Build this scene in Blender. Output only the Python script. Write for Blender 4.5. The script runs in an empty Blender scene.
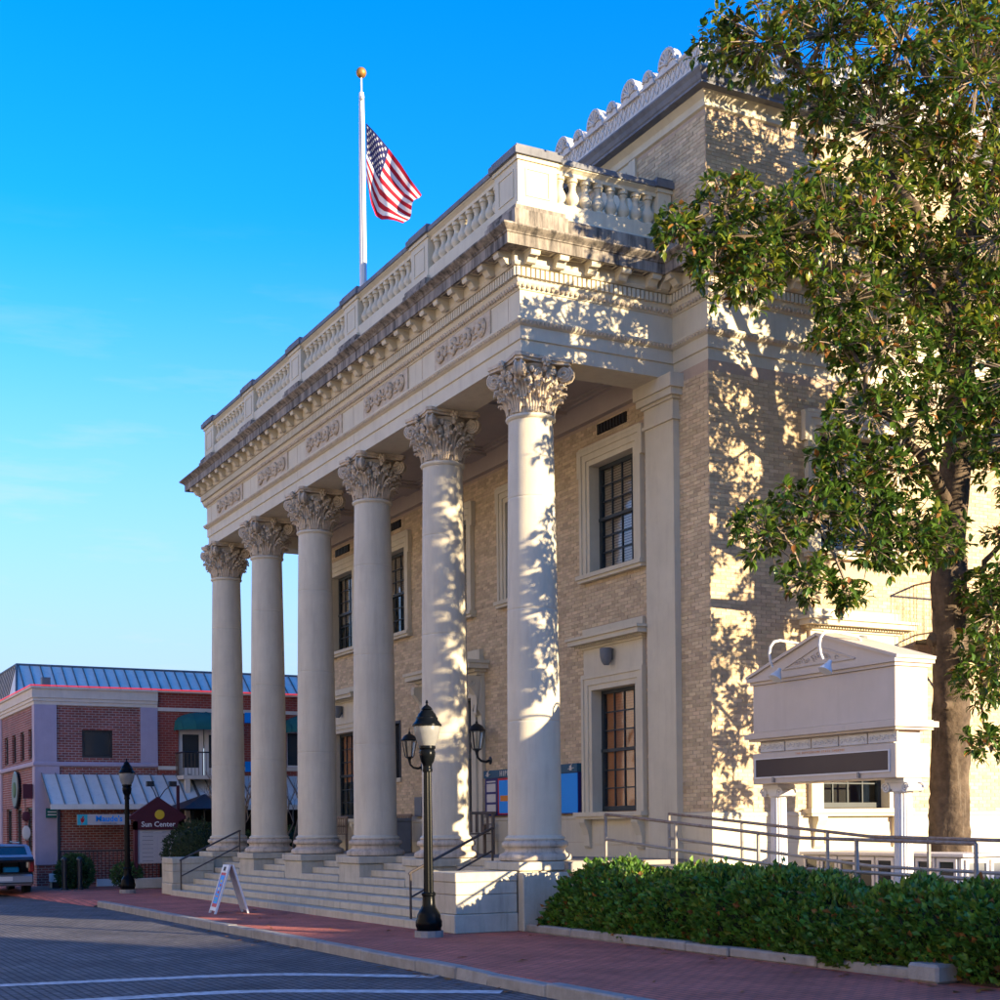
import bpy, math, random
from math import sin, cos, pi, radians, sqrt, atan2
from mathutils import Vector, Matrix
random.seed(7)
scene = bpy.context.scene

# ------------------------------------------------------------------ camera
YAW, PITCH, ROLL = radians(27.8), radians(.3256), radians(-.5811)
CAM = Vector((20.8507, -11.6445, 1.6589))
_v = Vector((-cos(YAW), sin(YAW), 0)); _r = Vector((_v.y, -_v.x, 0)); _u = Vector((0, 0, 1))
_v2 = _v*cos(PITCH)+_u*sin(PITCH); _u2 = -_v*sin(PITCH)+_u*cos(PITCH)
_r3 = _r*cos(ROLL)+_u2*sin(ROLL); _u3 = -_r*sin(ROLL)+_u2*cos(ROLL)
cd = bpy.data.cameras.new('camera'); co = bpy.data.objects.new('camera', cd)
scene.collection.objects.link(co)
M = Matrix((_r3, _u3, -_v2)).transposed().to_4x4(); M.translation = CAM
co.matrix_world = M
cd.sensor_width = 36; cd.lens = 1.43981*36; cd.shift_y = .31944
cd.clip_start = .1; cd.clip_end = 3000
scene.camera = co

# ------------------------------------------------------------------ light
SUN_AZ, SUN_EL = radians(27), radians(10.2)        # azimuth measured from +X towards +Y
w = bpy.data.worlds.new('World'); scene.world = w; w.use_nodes = True
nt = w.node_tree; nt.nodes.clear()
out = nt.nodes.new('ShaderNodeOutputWorld'); bg = nt.nodes.new('ShaderNodeBackground')
sky = nt.nodes.new('ShaderNodeTexSky'); sky.sky_type = 'NISHITA'; sky.sun_disc = False
sky.sun_elevation = SUN_EL; sky.sun_rotation = pi/2-SUN_AZ
sky.altitude = 50; sky.air_density = .62; sky.dust_density = .0; sky.ozone_density = 3.0
hs = nt.nodes.new('ShaderNodeHueSaturation'); hs.inputs['Saturation'].default_value = 1.245; hs.inputs['Hue'].default_value = .5085
# thin cirrus streaks mixed over the sky colour
tc = nt.nodes.new('ShaderNodeTexCoord'); mp = nt.nodes.new('ShaderNodeMapping'); mp.inputs['Scale'].default_value = (2.2, 2.2, 15)
mp.inputs['Rotation'].default_value = (.06, .10, .5)
nz = nt.nodes.new('ShaderNodeTexNoise'); nz.inputs['Scale'].default_value = 1.5; nz.inputs['Detail'].default_value = 7; nz.inputs['Roughness'].default_value = .6
cr = nt.nodes.new('ShaderNodeValToRGB'); cr.color_ramp.elements[0].position = .52; cr.color_ramp.elements[1].position = .80
sx = nt.nodes.new('ShaderNodeSeparateXYZ')
mr = nt.nodes.new('ShaderNodeMapRange'); mr.inputs[1].default_value = .12; mr.inputs[2].default_value = .39; mr.inputs[3].default_value = 1.0; mr.inputs[4].default_value = .0
mu = nt.nodes.new('ShaderNodeMath'); mu.operation = 'MULTIPLY'
mx = nt.nodes.new('ShaderNodeMix'); mx.data_type = 'RGBA'
mx.inputs[7].default_value = (1.25, 1.36, 1.46, 1)
L = nt.links.new
L(tc.outputs['Generated'], mp.inputs[0]); L(mp.outputs[0], nz.inputs['Vector']); L(nz.outputs['Fac'], cr.inputs[0])
L(tc.outputs['Generated'], sx.inputs[0]); L(sx.outputs['Z'], mr.inputs[0])
L(cr.outputs[0], mu.inputs[0]); L(mr.outputs[0], mu.inputs[1]); L(mu.outputs[0], mx.inputs[0])
hz = nt.nodes.new('ShaderNodeMapRange'); hz.interpolation_type = 'SMOOTHSTEP'      # pale veil that thickens evenly towards the horizon all round
hz.inputs[1].default_value = .05; hz.inputs[2].default_value = .40; hz.inputs[3].default_value = .97; hz.inputs[4].default_value = .0
hm = nt.nodes.new('ShaderNodeMix'); hm.data_type = 'RGBA'; hm.inputs[7].default_value = (.88, 1.12, 1.34, 1)
L(sx.outputs['Z'], hz.inputs[0]); L(hz.outputs[0], hm.inputs[0])
L(sky.outputs[0], hs.inputs['Color']); L(hs.outputs[0], hm.inputs[6]); L(hm.outputs[2], mx.inputs[6]); L(mx.outputs[2], bg.inputs['Color']); L(bg.outputs[0], out.inputs[0])
bg.inputs['Strength'].default_value = .092
sd = bpy.data.lights.new('sun', 'SUN'); so = bpy.data.objects.new('sun', sd); scene.collection.objects.link(so)
sd.energy = 2.25; sd.angle = radians(.53); sd.color = (1, .80, .52)
sdir = Vector((cos(SUN_AZ)*cos(SUN_EL), sin(SUN_AZ)*cos(SUN_EL), sin(SUN_EL)))
so.rotation_euler = sdir.to_track_quat('Z', 'Y').to_euler(); so.location = (30, 20, 30)
vs = scene.view_settings; vs.view_transform = 'Standard'; vs.look = 'None'; vs.gamma = 1; vs.use_curve_mapping = False
vs.exposure = 2.84

# ------------------------------------------------------------------ materials
MATS = {}
def mat(name, col, col2=None, rough=.8, scale=2.0, bump=.15, bscale=60, streak=0., dirt=(.08, .075, .07), metal=0, spec=.3,
        trans=0, island=0., emit=None, dirt_lo=.5, dirt_hi=.75):
    m = bpy.data.materials.new(name); MATS[name] = m; m.use_nodes = True
    t = m.node_tree; N = t.nodes; b = N['Principled BSDF']; K = t.links.new
    b.inputs['Roughness'].default_value = rough; b.inputs['Metallic'].default_value = metal; b.inputs['Specular IOR Level'].default_value = spec
    g = N.new('ShaderNodeNewGeometry')
    n1 = N.new('ShaderNodeTexNoise'); n1.inputs['Scale'].default_value = scale; n1.inputs['Detail'].default_value = 6; n1.inputs['Roughness'].default_value = .65
    K(g.outputs['Position'], n1.inputs['Vector'])
    r = N.new('ShaderNodeValToRGB'); r.color_ramp.elements[0].position = .3; r.color_ramp.elements[1].position = .7
    c2 = col2 or tuple(x*.8 for x in col)
    r.color_ramp.elements[0].color = (*c2, 1); r.color_ramp.elements[1].color = (*col, 1)
    K(n1.outputs['Fac'], r.inputs[0]); last = r.outputs[0]
    if island:
        hv = N.new('ShaderNodeHueSaturation'); oi = N.new('ShaderNodeObjectInfo')
        ad = N.new('ShaderNodeMath'); ad.operation = 'ADD'; fr = N.new('ShaderNodeMath'); fr.operation = 'FRACT'
        K(g.outputs['Random Per Island'], ad.inputs[0]); K(oi.outputs['Random'], ad.inputs[1]); K(ad.outputs[0], fr.inputs[0])
        ma = N.new('ShaderNodeMapRange'); ma.inputs[3].default_value = 1-island; ma.inputs[4].default_value = 1+island
        K(fr.outputs[0], ma.inputs[0]); K(ma.outputs[0], hv.inputs['Value']); K(last, hv.inputs['Color'])
        m2 = N.new('ShaderNodeMath'); m2.operation = 'MULTIPLY'; m2.inputs[1].default_value = 7.13; f2 = N.new('ShaderNodeMath'); f2.operation = 'FRACT'
        K(fr.outputs[0], m2.inputs[0]); K(m2.outputs[0], f2.inputs[0])
        mb = N.new('ShaderNodeMapRange'); mb.inputs[3].default_value = .5-.035*island; mb.inputs[4].default_value = .5+.02*island
        K(f2.outputs[0], mb.inputs[0]); K(mb.outputs[0], hv.inputs['Hue']); last = hv.outputs[0]
    if streak:
        mpn = N.new('ShaderNodeMapping'); mpn.inputs['Scale'].default_value = (5, 5, .55); K(g.outputs['Position'], mpn.inputs[0])
        n2 = N.new('ShaderNodeTexNoise'); n2.inputs['Scale'].default_value = 1.3; n2.inputs['Detail'].default_value = 8; n2.inputs['Roughness'].default_value = .7
        K(mpn.outputs[0], n2.inputs['Vector'])
        r2 = N.new('ShaderNodeValToRGB'); r2.color_ramp.elements[0].position = dirt_lo; r2.color_ramp.elements[1].position = dirt_hi
        K(n2.outputs['Fac'], r2.inputs[0])
        mm = N.new('ShaderNodeMath'); mm.operation = 'MULTIPLY'; mm.inputs[1].default_value = streak; K(r2.outputs[0], mm.inputs[0])
        mix = N.new('ShaderNodeMix'); mix.data_type = 'RGBA'; mix.inputs[7].default_value = (*dirt, 1)
        K(mm.outputs[0], mix.inputs[0]); K(last, mix.inputs[6]); last = mix.outputs[2]
    K(last, b.inputs['Base Color'])
    if bump:
        n3 = N.new('ShaderNodeTexNoise'); n3.inputs['Scale'].default_value = bscale; n3.inputs['Detail'].default_value = 5
        K(g.outputs['Position'], n3.inputs['Vector'])
        bp = N.new('ShaderNodeBump'); bp.inputs['Strength'].default_value = bump; bp.inputs['Distance'].default_value = .02
        K(n3.outputs['Fac'], bp.inputs['Height']); K(bp.outputs[0], b.inputs['Normal'])
    if trans:
        tr = N.new('ShaderNodeBsdfTranslucent'); K(last, tr.inputs['Color'])
        ms = N.new('ShaderNodeMixShader'); ms.inputs[0].default_value = trans
        K(b.outputs[0], ms.inputs[1]); K(tr.outputs[0], ms.inputs[2]); K(ms.outputs[0], N['Material Output'].inputs['Surface'])
    if emit:
        b.inputs['Emission Color'].default_value = (*emit[:3], 1); b.inputs['Emission Strength'].default_value = emit[3]
    return m

def brickmat(name, c1, c2, mortar, bw, bh, ms, plan=False, rough=.85, bump=.6, noise_dark=.35, wear=None):
    m = bpy.data.materials.new(name); MATS[name] = m; m.use_nodes = True
    t = m.node_tree; N = t.nodes; b = N['Principled BSDF']; K = t.links.new
    b.inputs['Roughness'].default_value = rough; b.inputs['Specular IOR Level'].default_value = .3
    g = N.new('ShaderNodeNewGeometry'); s = N.new('ShaderNodeSeparateXYZ'); c = N.new('ShaderNodeCombineXYZ')
    K(g.outputs['Position'], s.inputs[0])
    if plan:
        K(s.outputs['X'], c.inputs[0]); K(s.outputs['Y'], c.inputs[1])
    else:
        a = N.new('ShaderNodeMath'); K(s.outputs['X'], a.inputs[0]); K(s.outputs['Y'], a.inputs[1]); K(a.outputs[0], c.inputs[0]); K(s.outputs['Z'], c.inputs[1])
    br = N.new('ShaderNodeTexBrick'); br.inputs['Scale'].default_value = 1
    br.inputs['Color1'].default_value = (*c1, 1); br.inputs['Color2'].default_value = (*c2, 1); br.inputs['Mortar'].default_value = (*mortar, 1)
    br.inputs['Brick Width'].default_value = bw; br.inputs['Row Height'].default_value = bh; br.inputs['Mortar Size'].default_value = ms; br.inputs['Mortar Smooth'].default_value = .2
    K(c.outputs[0], br.inputs['Vector'])
    n = N.new('ShaderNodeTexNoise'); n.inputs['Scale'].default_value = .9; n.inputs['Detail'].default_value = 8; n.inputs['Roughness'].default_value = .7; K(g.outputs['Position'], n.inputs['Vector'])
    mr = N.new('ShaderNodeMapRange'); mr.inputs[1].default_value = .3; mr.inputs[2].default_value = .7; mr.inputs[3].default_value = 1-noise_dark; mr.inputs[4].default_value = 1+noise_dark*.6; K(n.outputs['Fac'], mr.inputs[0])
    hv = N.new('ShaderNodeHueSaturation'); K(mr.outputs[0], hv.inputs['Value']); K(br.outputs['Color'], hv.inputs['Color']); last = hv.outputs[0]
    if wear:
        n5 = N.new('ShaderNodeTexNoise'); n5.inputs['Scale'].default_value = 2.7; n5.inputs['Detail'].default_value = 9; n5.inputs['Roughness'].default_value = .75; K(g.outputs['Position'], n5.inputs['Vector'])
        r5 = N.new('ShaderNodeValToRGB'); r5.color_ramp.elements[0].position = .56; r5.color_ramp.elements[1].position = .72; K(n5.outputs['Fac'], r5.inputs[0])
        m5 = N.new('ShaderNodeMath'); m5.operation = 'MULTIPLY'; m5.inputs[1].default_value = .55; K(r5.outputs[0], m5.inputs[0])
        mix = N.new('ShaderNodeMix'); mix.data_type = 'RGBA'; mix.inputs[7].default_value = (*wear, 1); K(m5.outputs[0], mix.inputs[0]); K(last, mix.inputs[6]); last = mix.outputs[2]
    K(last, b.inputs['Base Color'])
    n2 = N.new('ShaderNodeTexNoise'); n2.inputs['Scale'].default_value = 30; K(g.outputs['Position'], n2.inputs['Vector'])
    h = N.new('ShaderNodeMath'); h.operation = 'MULTIPLY_ADD'; h.inputs[1].default_value = -1; K(br.outputs['Fac'], h.inputs[0])
    h2 = N.new('ShaderNodeMath'); h2.operation = 'MULTIPLY'; h2.inputs[1].default_value = .5; K(n2.outputs['Fac'], h2.inputs[0]); K(h2.outputs[0], h.inputs[2])
    bp = N.new('ShaderNodeBump'); bp.inputs['Strength'].default_value = bump; bp.inputs['Distance'].default_value = .01
    K(h.outputs[0], bp.inputs['Height']); K(bp.outputs[0], b.inputs['Normal'])
    return m

STONE = mat('limestone', (.65, .58, .43), (.55, .49, .36), .82, 1.2, .12, 50, streak=.35, dirt=(.31, .245, .18), dirt_lo=.5, dirt_hi=.82)
SHAFT = mat('limestone_shaft', (.64, .58, .445), (.52, .47, .36), .8, .9, .10, 45, streak=.48, dirt=(.31, .26, .20), dirt_lo=.46, dirt_hi=.82)
BASESTONE = mat('weathered_base_stone', (.60, .51, .395), (.42, .355, .28), .85, 2.5, .2, 45, streak=.75, dirt=(.13, .115, .10), dirt_lo=.47, dirt_hi=.72)
CARVED = mat('carved_limestone', (.64, .535, .39), (.40, .325, .235), .85, 7, .25, 60, streak=.35, dirt=(.22, .18, .135))
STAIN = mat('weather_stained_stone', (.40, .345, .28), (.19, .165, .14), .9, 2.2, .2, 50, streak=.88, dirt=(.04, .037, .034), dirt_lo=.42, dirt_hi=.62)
COPING = mat('grey_coping', (.20, .205, .22), (.12, .125, .14), .75, 2.0, .15, 40, streak=.5, dirt=(.05, .05, .055))
CREST = mat('white_terracotta', (.66, .63, .58), (.5, .47, .43), .7, 4, .15, 50, streak=.35, dirt=(.28, .25, .22))
BUFF = mat('buff_brick', (.61, .475, .295), (.50, .385, .235), .88, 9, .35, 90, island=.20)
MORTAR = mat('mortar', (.50, .38, .28), (.42, .32, .235), .95, 6, .3, 120)
GRANITE = mat('step_granite', (.52, .48, .375), (.40, .365, .29), .8, 3, .15, 120, streak=.5, dirt=(.16, .145, .12))
SASH = mat('sash_paint', (.035, .045, .05), (.025, .032, .036), .5, 5, .05)
BLIND = mat('wood_blind', (.70, .27, .085), (.56, .21, .065), .6, 4, .1)
BLIND2 = mat('drab_blind', (.58, .45, .33), (.48, .37, .27), .6, 4, .1)
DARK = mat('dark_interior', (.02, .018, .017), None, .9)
IRON = mat('black_iron', (.018, .02, .024), (.012, .013, .016), .38, 8, .1, 60, spec=.5)
LAMPIRON = mat('green_black_cast_iron', (.005, .006, .007), (.003, .004, .005), .24, 6, .03, 60, spec=.07)
BRONZE = mat('bronze_rail', (.085, .072, .065), (.06, .05, .045), .42, 8, .08, 80, metal=.4)
GALV = mat('galvanised_rail', (.36, .34, .31), (.24, .21, .18), .55, 6, .1, 60, metal=.35)
RUSTY = mat('rusty_handrail', (.32, .28, .24), (.19, .12, .085), .65, 14, .2, 80, metal=.2)
WHITE = mat('white_paint', (.72, .69, .65), (.64, .61, .57), .6, 2, .06, 40, streak=.15, dirt=(.4, .36, .32))
SIGNWHITE = mat('cream_sign_paint', (.60, .515, .43), (.54, .465, .385), .6, 1.5, .05, 60, streak=.3, dirt=(.42, .35, .27))
SCREEN = mat('led_screen', (.05, .035, .037), (.045, .03, .033), .35, 3, .03)
STUCCO = mat('bounce_stucco', (.78, .73, .655), (.72, .67, .60), .85, 1.5, .1, 40, streak=.2, dirt=(.5, .43, .35))  # paleness chosen so the added opposite fronts bounce more light
BARK = mat('bark', (.15, .112, .08), (.045, .034, .026), .95, 4.5, 1.0, 14, spec=.1, streak=.6, dirt=(.24, .205, .16), dirt_lo=.56, dirt_hi=.68)
TWIG = mat('twig', (.26, .20, .14), (.16, .12, .085), .9, 8, .3, 40)
LEAF = mat('magnolia_leaf', (.08, .155, .02), (.045, .10, .014), .32, 3, 0, spec=.5, trans=.38, island=.45)
LEAFY = mat('yellow_green_leaf', (.24, .27, .03), (.16, .20, .024), .35, 3, 0, spec=.45, trans=.45, island=.4)  # yellow of the backlit crown put into the leaf colour; sparse in hedge
LEAFB = mat('magnolia_leaf_brown', (.30, .14, .035), (.20, .09, .025), .55, 3, 0, spec=.3, trans=.36, island=.4)
HEDGEL = mat('hedge_leaf', (.115, .235, .03), (.055, .14, .018), .4, 2.0, 0, spec=.4, trans=.3, island=.55)
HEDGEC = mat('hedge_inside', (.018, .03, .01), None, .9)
BUSHL = mat('bush_leaf', (.035, .06, .02), (.02, .038, .012), .5, 3, 0, spec=.3, trans=.12, island=.4)
PLANTL = mat('plant_leaf', (.06, .12, .035), (.035, .08, .02), .5, 3, 0, spec=.3, trans=.2, island=.4)
FRED = mat('flag_red', (.42, .012, .03), None, .8, 4, .05, 30, trans=.3); FWHITE = mat('flag_white', (.78, .76, .74), None, .8, 4, .05, 30, trans=.3); FBLUE = mat('flag_blue', (.018, .022, .11), None, .8, 4, .05, 30, trans=.3)
GOLD = mat('gold_ball', (.45, .22, .05), (.36, .17, .04), .45, 5, .03, metal=.5)
GLOBE = mat('acrylic_globe', (.40, .40, .38), (.33, .33, .31), .2, 6, .1, 30, spec=.5, trans=.45)
ROAD = brickmat('road_brick', (.145, .135, .135), (.105, .10, .105), (.045, .042, .043), .22, .105, .014, plan=True, bump=.9, noise_dark=.5, wear=(.26, .235, .205))
PAVE = brickmat('sidewalk_brick', (.57, .16, .105), (.48, .135, .09), (.17, .075, .065), .21, .105, .010, plan=True, bump=.7, noise_dark=.42, wear=(.30, .12, .10))
PURPLEBRICK = brickmat('dark_red_brick', (.30, .08, .058), (.19, .058, .05), (.36, .29, .27), .21, .078, .011, bump=.7)
REDBRICK = brickmat('red_brick', (.33, .06, .038), (.26, .05, .036), (.34, .2, .17), .21, .078, .008, bump=.6)
KERB = mat('kerb_granite', (.33, .315, .29), (.22, .205, .185), .85, 4, .35, 50, streak=.4, dirt=(.12, .11, .1))
PAINT = mat('road_paint', (.66, .66, .66), (.26, .26, .26), .8, 7, .2, 60)
LILAC = mat('lilac_stucco', (.40, .34, .42), (.35, .30, .375), .85, 3, .1, 80, streak=.2, dirt=(.25, .2, .22))
CREAM = mat('cream_stucco', (.64, .57, .48), (.57, .50, .42), .85, 3, .1, 80, streak=.25, dirt=(.33, .28, .23))
METALROOF = mat('grey_metal_roof', (.76, .72, .64), (.62, .58, .52), .5, 1.8, .05, 20, metal=.05, streak=.35, dirt=(.42, .37, .29))
AWNMETAL = mat('white_metal_awning', (.70, .67, .60), (.61, .585, .53), .45, 1.5, .05, 20, metal=.1, streak=.3, dirt=(.35, .3, .24))
SEAM = mat('dark_seam', (.16, .165, .165), (.1, .1, .1), .6, 4, .05)
TEAL = mat('teal_canvas', (.012, .12, .115), (.01, .095, .09), .85, 4, .15, 40)
NEON = mat('pink_neon_tube', (.7, .06, .07), None, .4, 3, 0, emit=(1, .05, .06, .10))
MAROON = mat('maroon_paint', (.075, .012, .022), (.06, .01, .018), .55, 3, .05)
PANEL = mat('directory_panel', (.48, .45, .44), (.44, .41, .4), .6, 3, .03)
BLUEP = mat('blue_poster', (0.0, .27, .80), (0.0, .26, .77), .5, 1, 0)
NAVY = mat('navy_poster', (.022, .02, .14), None, .5, 4, 0); REDP = mat('red_poster', (.52, .02, .03), None, .5, 4, 0)
TEALB = mat('teal_header', (.012, .085, .15), (.01, .07, .13), .5, 2, 0)
YELLOW = mat('yellow_print', (.65, .45, .03), None, .5, 3, 0); ORANGE = mat('orange_print', (.7, .22, .02), None, .5, 3, 0)
PAPER = mat('paper', (.62, .58, .5), (.55, .5, .44), .7, 8, 0)
INK = mat('ink', (.03, .03, .035), None, .7, 3, 0); CYAN = mat('cyan_print', (.04, .42, .5), None, .5, 3, 0)
GLASS = mat('window_glass', (.03, .034, .036), (.024, .026, .028), .08, .7, .015, 2.5, spec=.6)
CARPAINT = mat('silver_car_paint', (.36, .40, .46), None, .28, 2, 0, metal=.55, spec=.5)
CARGLASS = mat('car_glass', (.018, .022, .024), None, .06, 2, 0, spec=.7)
RUBBER = mat('tyre_rubber', (.014, .014, .015), None, .8, 6, .1); TAIL = mat('red_lens', (.35, .012, .012), None, .2, 4, 0, spec=.6)
WOOD = mat('bench_wood', (.26, .19, .135), (.18, .13, .09), .7, 5, .15, 40)
GREYBOX = mat('grey_bin', (.17, .18, .19), (.13, .14, .15), .6, 4, .05)
SOIL = mat('soil', (.045, .033, .024), (.03, .022, .016), .95, 6, .6, 30)
PLASTIC = mat('white_plastic', (.66, .68, .7), (.6, .62, .64), .45, 3, .02)
PORCH = mat('portico_paving', (.3, .27, .24), (.24, .215, .19), .8, 3, .15, 60)
SOFFIT = mat('portico_soffit', (.5, .42, .35), (.43, .36, .3), .85, 2, .08, 40, streak=.15, dirt=(.3, .25, .2))
GRASS = mat('ground_grass', (.06, .08, .03), (.05, .05, .025), .95, 1.5, .4, 20)

def glasspane(name, tint=(.93, .95, .95)):
    """clear pane: mostly see-through with a sky-catching surface"""
    m = bpy.data.materials.new(name); m.use_nodes = True; t = m.node_tree; N = t.nodes; N.clear()
    o = N.new('ShaderNodeOutputMaterial'); tr = N.new('ShaderNodeBsdfTransparent'); tr.inputs[0].default_value = (*tint, 1)
    gl = N.new('ShaderNodeBsdfGlossy'); gl.inputs['Roughness'].default_value = .04
    lw_ = N.new('ShaderNodeLayerWeight'); pw_ = N.new('ShaderNodeMath'); pw_.operation = 'POWER'; pw_.inputs[1].default_value = 4; fr = N.new('ShaderNodeMath'); fr.operation = 'MULTIPLY_ADD'; fr.inputs[1].default_value = .7; fr.inputs[2].default_value = .03; t.links.new(lw_.outputs['Facing'], pw_.inputs[0]); t.links.new(pw_.outputs[0], fr.inputs[0])
    nn = N.new('ShaderNodeTexNoise'); nn.inputs['Scale'].default_value = 1.6; g = N.new('ShaderNodeNewGeometry'); bp = N.new('ShaderNodeBump'); bp.inputs['Strength'].default_value = .05; bp.inputs['Distance'].default_value = .05
    t.links.new(g.outputs['Position'], nn.inputs['Vector']); t.links.new(nn.outputs[0], bp.inputs['Height']); t.links.new(bp.outputs[0], gl.inputs['Normal'])
    mi = N.new('ShaderNodeMixShader')
    t.links.new(fr.outputs[0], mi.inputs[0]); t.links.new(tr.outputs[0], mi.inputs[1]); t.links.new(gl.outputs[0], mi.inputs[2]); t.links.new(mi.outputs[0], o.inputs[0])
    return m
PANE = glasspane('clear_pane')

# ------------------------------------------------------------------ mesh helpers
COL = scene.collection
class MB:
    def __init__(s): s.v = []; s.f = []; s.mi = []; s.cur = 0
    def add(s, vs, fs):
        o = len(s.v); s.v += [tuple(p) for p in vs]; s.f += [tuple(i+o for i in f) for f in fs]; s.mi += [s.cur]*len(fs); return s
    def box(s, x0, x1, y0, y1, z0, z1):
        if x0 > x1: x0, x1 = x1, x0
        if y0 > y1: y0, y1 = y1, y0
        if z0 > z1: z0, z1 = z1, z0
        return s.add([(x0, y0, z0), (x1, y0, z0), (x1, y1, z0), (x0, y1, z0), (x0, y0, z1), (x1, y0, z1), (x1, y1, z1), (x0, y1, z1)],
                     [(0, 3, 2, 1), (4, 5, 6, 7), (0, 1, 5, 4), (1, 2, 6, 5), (2, 3, 7, 6), (3, 0, 4, 7)])
    def cbox(s, x0, x1, y0, y1, z0, z1, b=.012):
        """box with chamfered edges"""
        if x0 > x1: x0, x1 = x1, x0
        if y0 > y1: y0, y1 = y1, y0
        b = min(b, (x1-x0)*.4, (y1-y0)*.4, (z1-z0)*.4)
        V = []; 
        for (X, sx) in ((x0, 1), (x1, -1)):
            for (Y, sy) in ((y0, 1), (y1, -1)):
                for (Z, sz) in ((z0, 1), (z1, -1)):
                    V += [(X, Y+sy*b, Z+sz*b), (X+sx*b, Y, Z+sz*b), (X+sx*b, Y+sy*b, Z)]
        def i(a, bb, c, k): return (a*4+bb*2+c)*3+k
        F = [(i(0,0,0,0), i(0,0,1,0), i(0,1,1,0), i(0,1,0,0)), (i(1,0,0,0), i(1,1,0,0), i(1,1,1,0), i(1,0,1,0)),
             (i(0,0,0,1), i(1,0,0,1), i(1,0,1,1), i(0,0,1,1)), (i(0,1,0,1), i(0,1,1,1), i(1,1,1,1), i(1,1,0,1)),
             (i(0,0,0,2), i(0,1,0,2), i(1,1,0,2), i(1,0,0,2)), (i(0,0,1,2), i(1,0,1,2), i(1,1,1,2), i(0,1,1,2))]
        for a in (0, 1):
            for c in (0, 1):
                F.append((i(a,0,c,0), i(a,1,c,0), i(a,1,c,2), i(a,0,c,2)))
                F.append((i(0,a,c,1), i(1,a,c,1), i(1,a,c,2), i(0,a,c,2)))
                F.append((i(a,c,0,0), i(a,c,1,0), i(a,c,1,1), i(a,c,0,1)))
            for bb in (0, 1):
                for c in (0, 1): F.append((i(a,bb,c,0), i(a,bb,c,1), i(a,bb,c,2)))
        return s.add(V, F)
    def obox(s, c, ax, ay, az):
        c = Vector(c); ax = Vector(ax); ay = Vector(ay); az = Vector(az)
        V = [c+sx*ax+sy*ay+sz*az for sz in (-1, 1) for (sx, sy) in ((-1, -1), (1, -1), (1, 1), (-1, 1))]
        return s.add(V, [(0, 3, 2, 1), (4, 5, 6, 7), (0, 1, 5, 4), (1, 2, 6, 5), (2, 3, 7, 6), (3, 0, 4, 7)])
    def tube(s, pts, r, seg=8, caps=True):
        pts = [Vector(p) for p in pts]; n = len(pts); rr = r if isinstance(r, (list, tuple)) else [r]*n
        V = []; F = []; prev = None
        for i, p in enumerate(pts):
            t = (pts[min(i+1, n-1)]-pts[max(i-1, 0)]).normalized()
            if prev is None:
                a = Vector((0, 0, 1)) if abs(t.z) < .9 else Vector((1, 0, 0)); u = t.cross(a).normalized()
            else:
                u = prev-t*prev.dot(t); u = u.normalized() if u.length > 1e-6 else t.orthogonal().normalized()
            prev = u; q = t.cross(u)
            for k in range(seg):
                an = 2*pi*k/seg; V.append(p+(u*cos(an)+q*sin(an))*rr[i])
        for i in range(n-1):
            for k in range(seg):
                a = i*seg+k; b = i*seg+(k+1) % seg; F.append((a, b, b+seg, a+seg))
        if caps: F.append(tuple(range(seg))[::-1]); F.append(tuple((n-1)*seg+k for k in range(seg)))
        return s.add(V, F)
    def lathe(s, prof, cx=0, cy=0, z=0, seg=24, flute=0, nf=0):
        V = []; F = []; n = len(prof)
        for (r, h) in prof:
            for k in range(seg):
                an = 2*pi*k/seg; R = r*(1-(flute if (nf and k % 2) else 0)); V.append((cx+R*cos(an), cy+R*sin(an), z+h))
        for i in range(n-1):
            for k in range(seg):
                a = i*seg+k; b = i*seg+(k+1) % seg; F.append((a, b, b+seg, a+seg))
        F.append(tuple(range(seg))[::-1]); F.append(tuple((n-1)*seg+k for k in range(seg)))
        return s.add(V, F)
    def sweep(s, path, prof, closed=False):
        """prof: (outward offset, z); outward lies to the right of the path direction; mitred"""
        n = len(path); V = []; F = []; m = len(prof)
        for i, (x, y) in enumerate(path):
            def nrm(a, b):
                dx, dy = b[0]-a[0], b[1]-a[1]; l = sqrt(dx*dx+dy*dy); return (dy/l, -dx/l)
            n0 = nrm(path[i-1], path[i]) if (i > 0 or closed) else None
            n1 = nrm(path[i], path[(i+1) % n]) if (i < n-1 or closed) else None
            if n0 is None: n0 = n1
            if n1 is None: n1 = n0
            d = 1+n0[0]*n1[0]+n0[1]*n1[1]; mx, my = (n0[0]+n1[0])/d, (n0[1]+n1[1])/d
            for (o, z) in prof: V.append((x+mx*o, y+my*o, z))
        for i in range(n if closed else n-1):
            j = (i+1) % n
            for k in range(m-1): F.append((i*m+k, j*m+k, j*m+k+1, i*m+k+1))
        return s.add(V, F)
    def extrude(s, poly, fn, d0, d1):
        """poly 2D points (CCW), fn(u, w, d) -> 3D"""
        n = len(poly); V = [fn(a, b, d0) for a, b in poly]+[fn(a, b, d1) for a, b in poly]
        F = [tuple(range(n))[::-1], tuple(range(n, 2*n))]+[(i, (i+1) % n, n+(i+1) % n, n+i) for i in range(n)]
        return s.add(V, F)
    def ell(s, c, r, seg=8, rings=5):
        c = Vector(c); V = [c+Vector((0, 0, -r[2]))]; F = []
        for i in range(1, rings):
            ph = -pi/2+pi*i/rings
            for k in range(seg): a = 2*pi*k/seg; V.append(c+Vector((r[0]*cos(ph)*cos(a), r[1]*cos(ph)*sin(a), r[2]*sin(ph))))
        V.append(c+Vector((0, 0, r[2])))
        for k in range(seg): F.append((0, 1+(k+1) % seg, 1+k))
        for i in range(rings-2):
            for k in range(seg): a = 1+i*seg+k; b = 1+i*seg+(k+1) % seg; F.append((a, b, b+seg, a+seg))
        t = len(V)-1; b0 = 1+(rings-2)*seg
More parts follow.
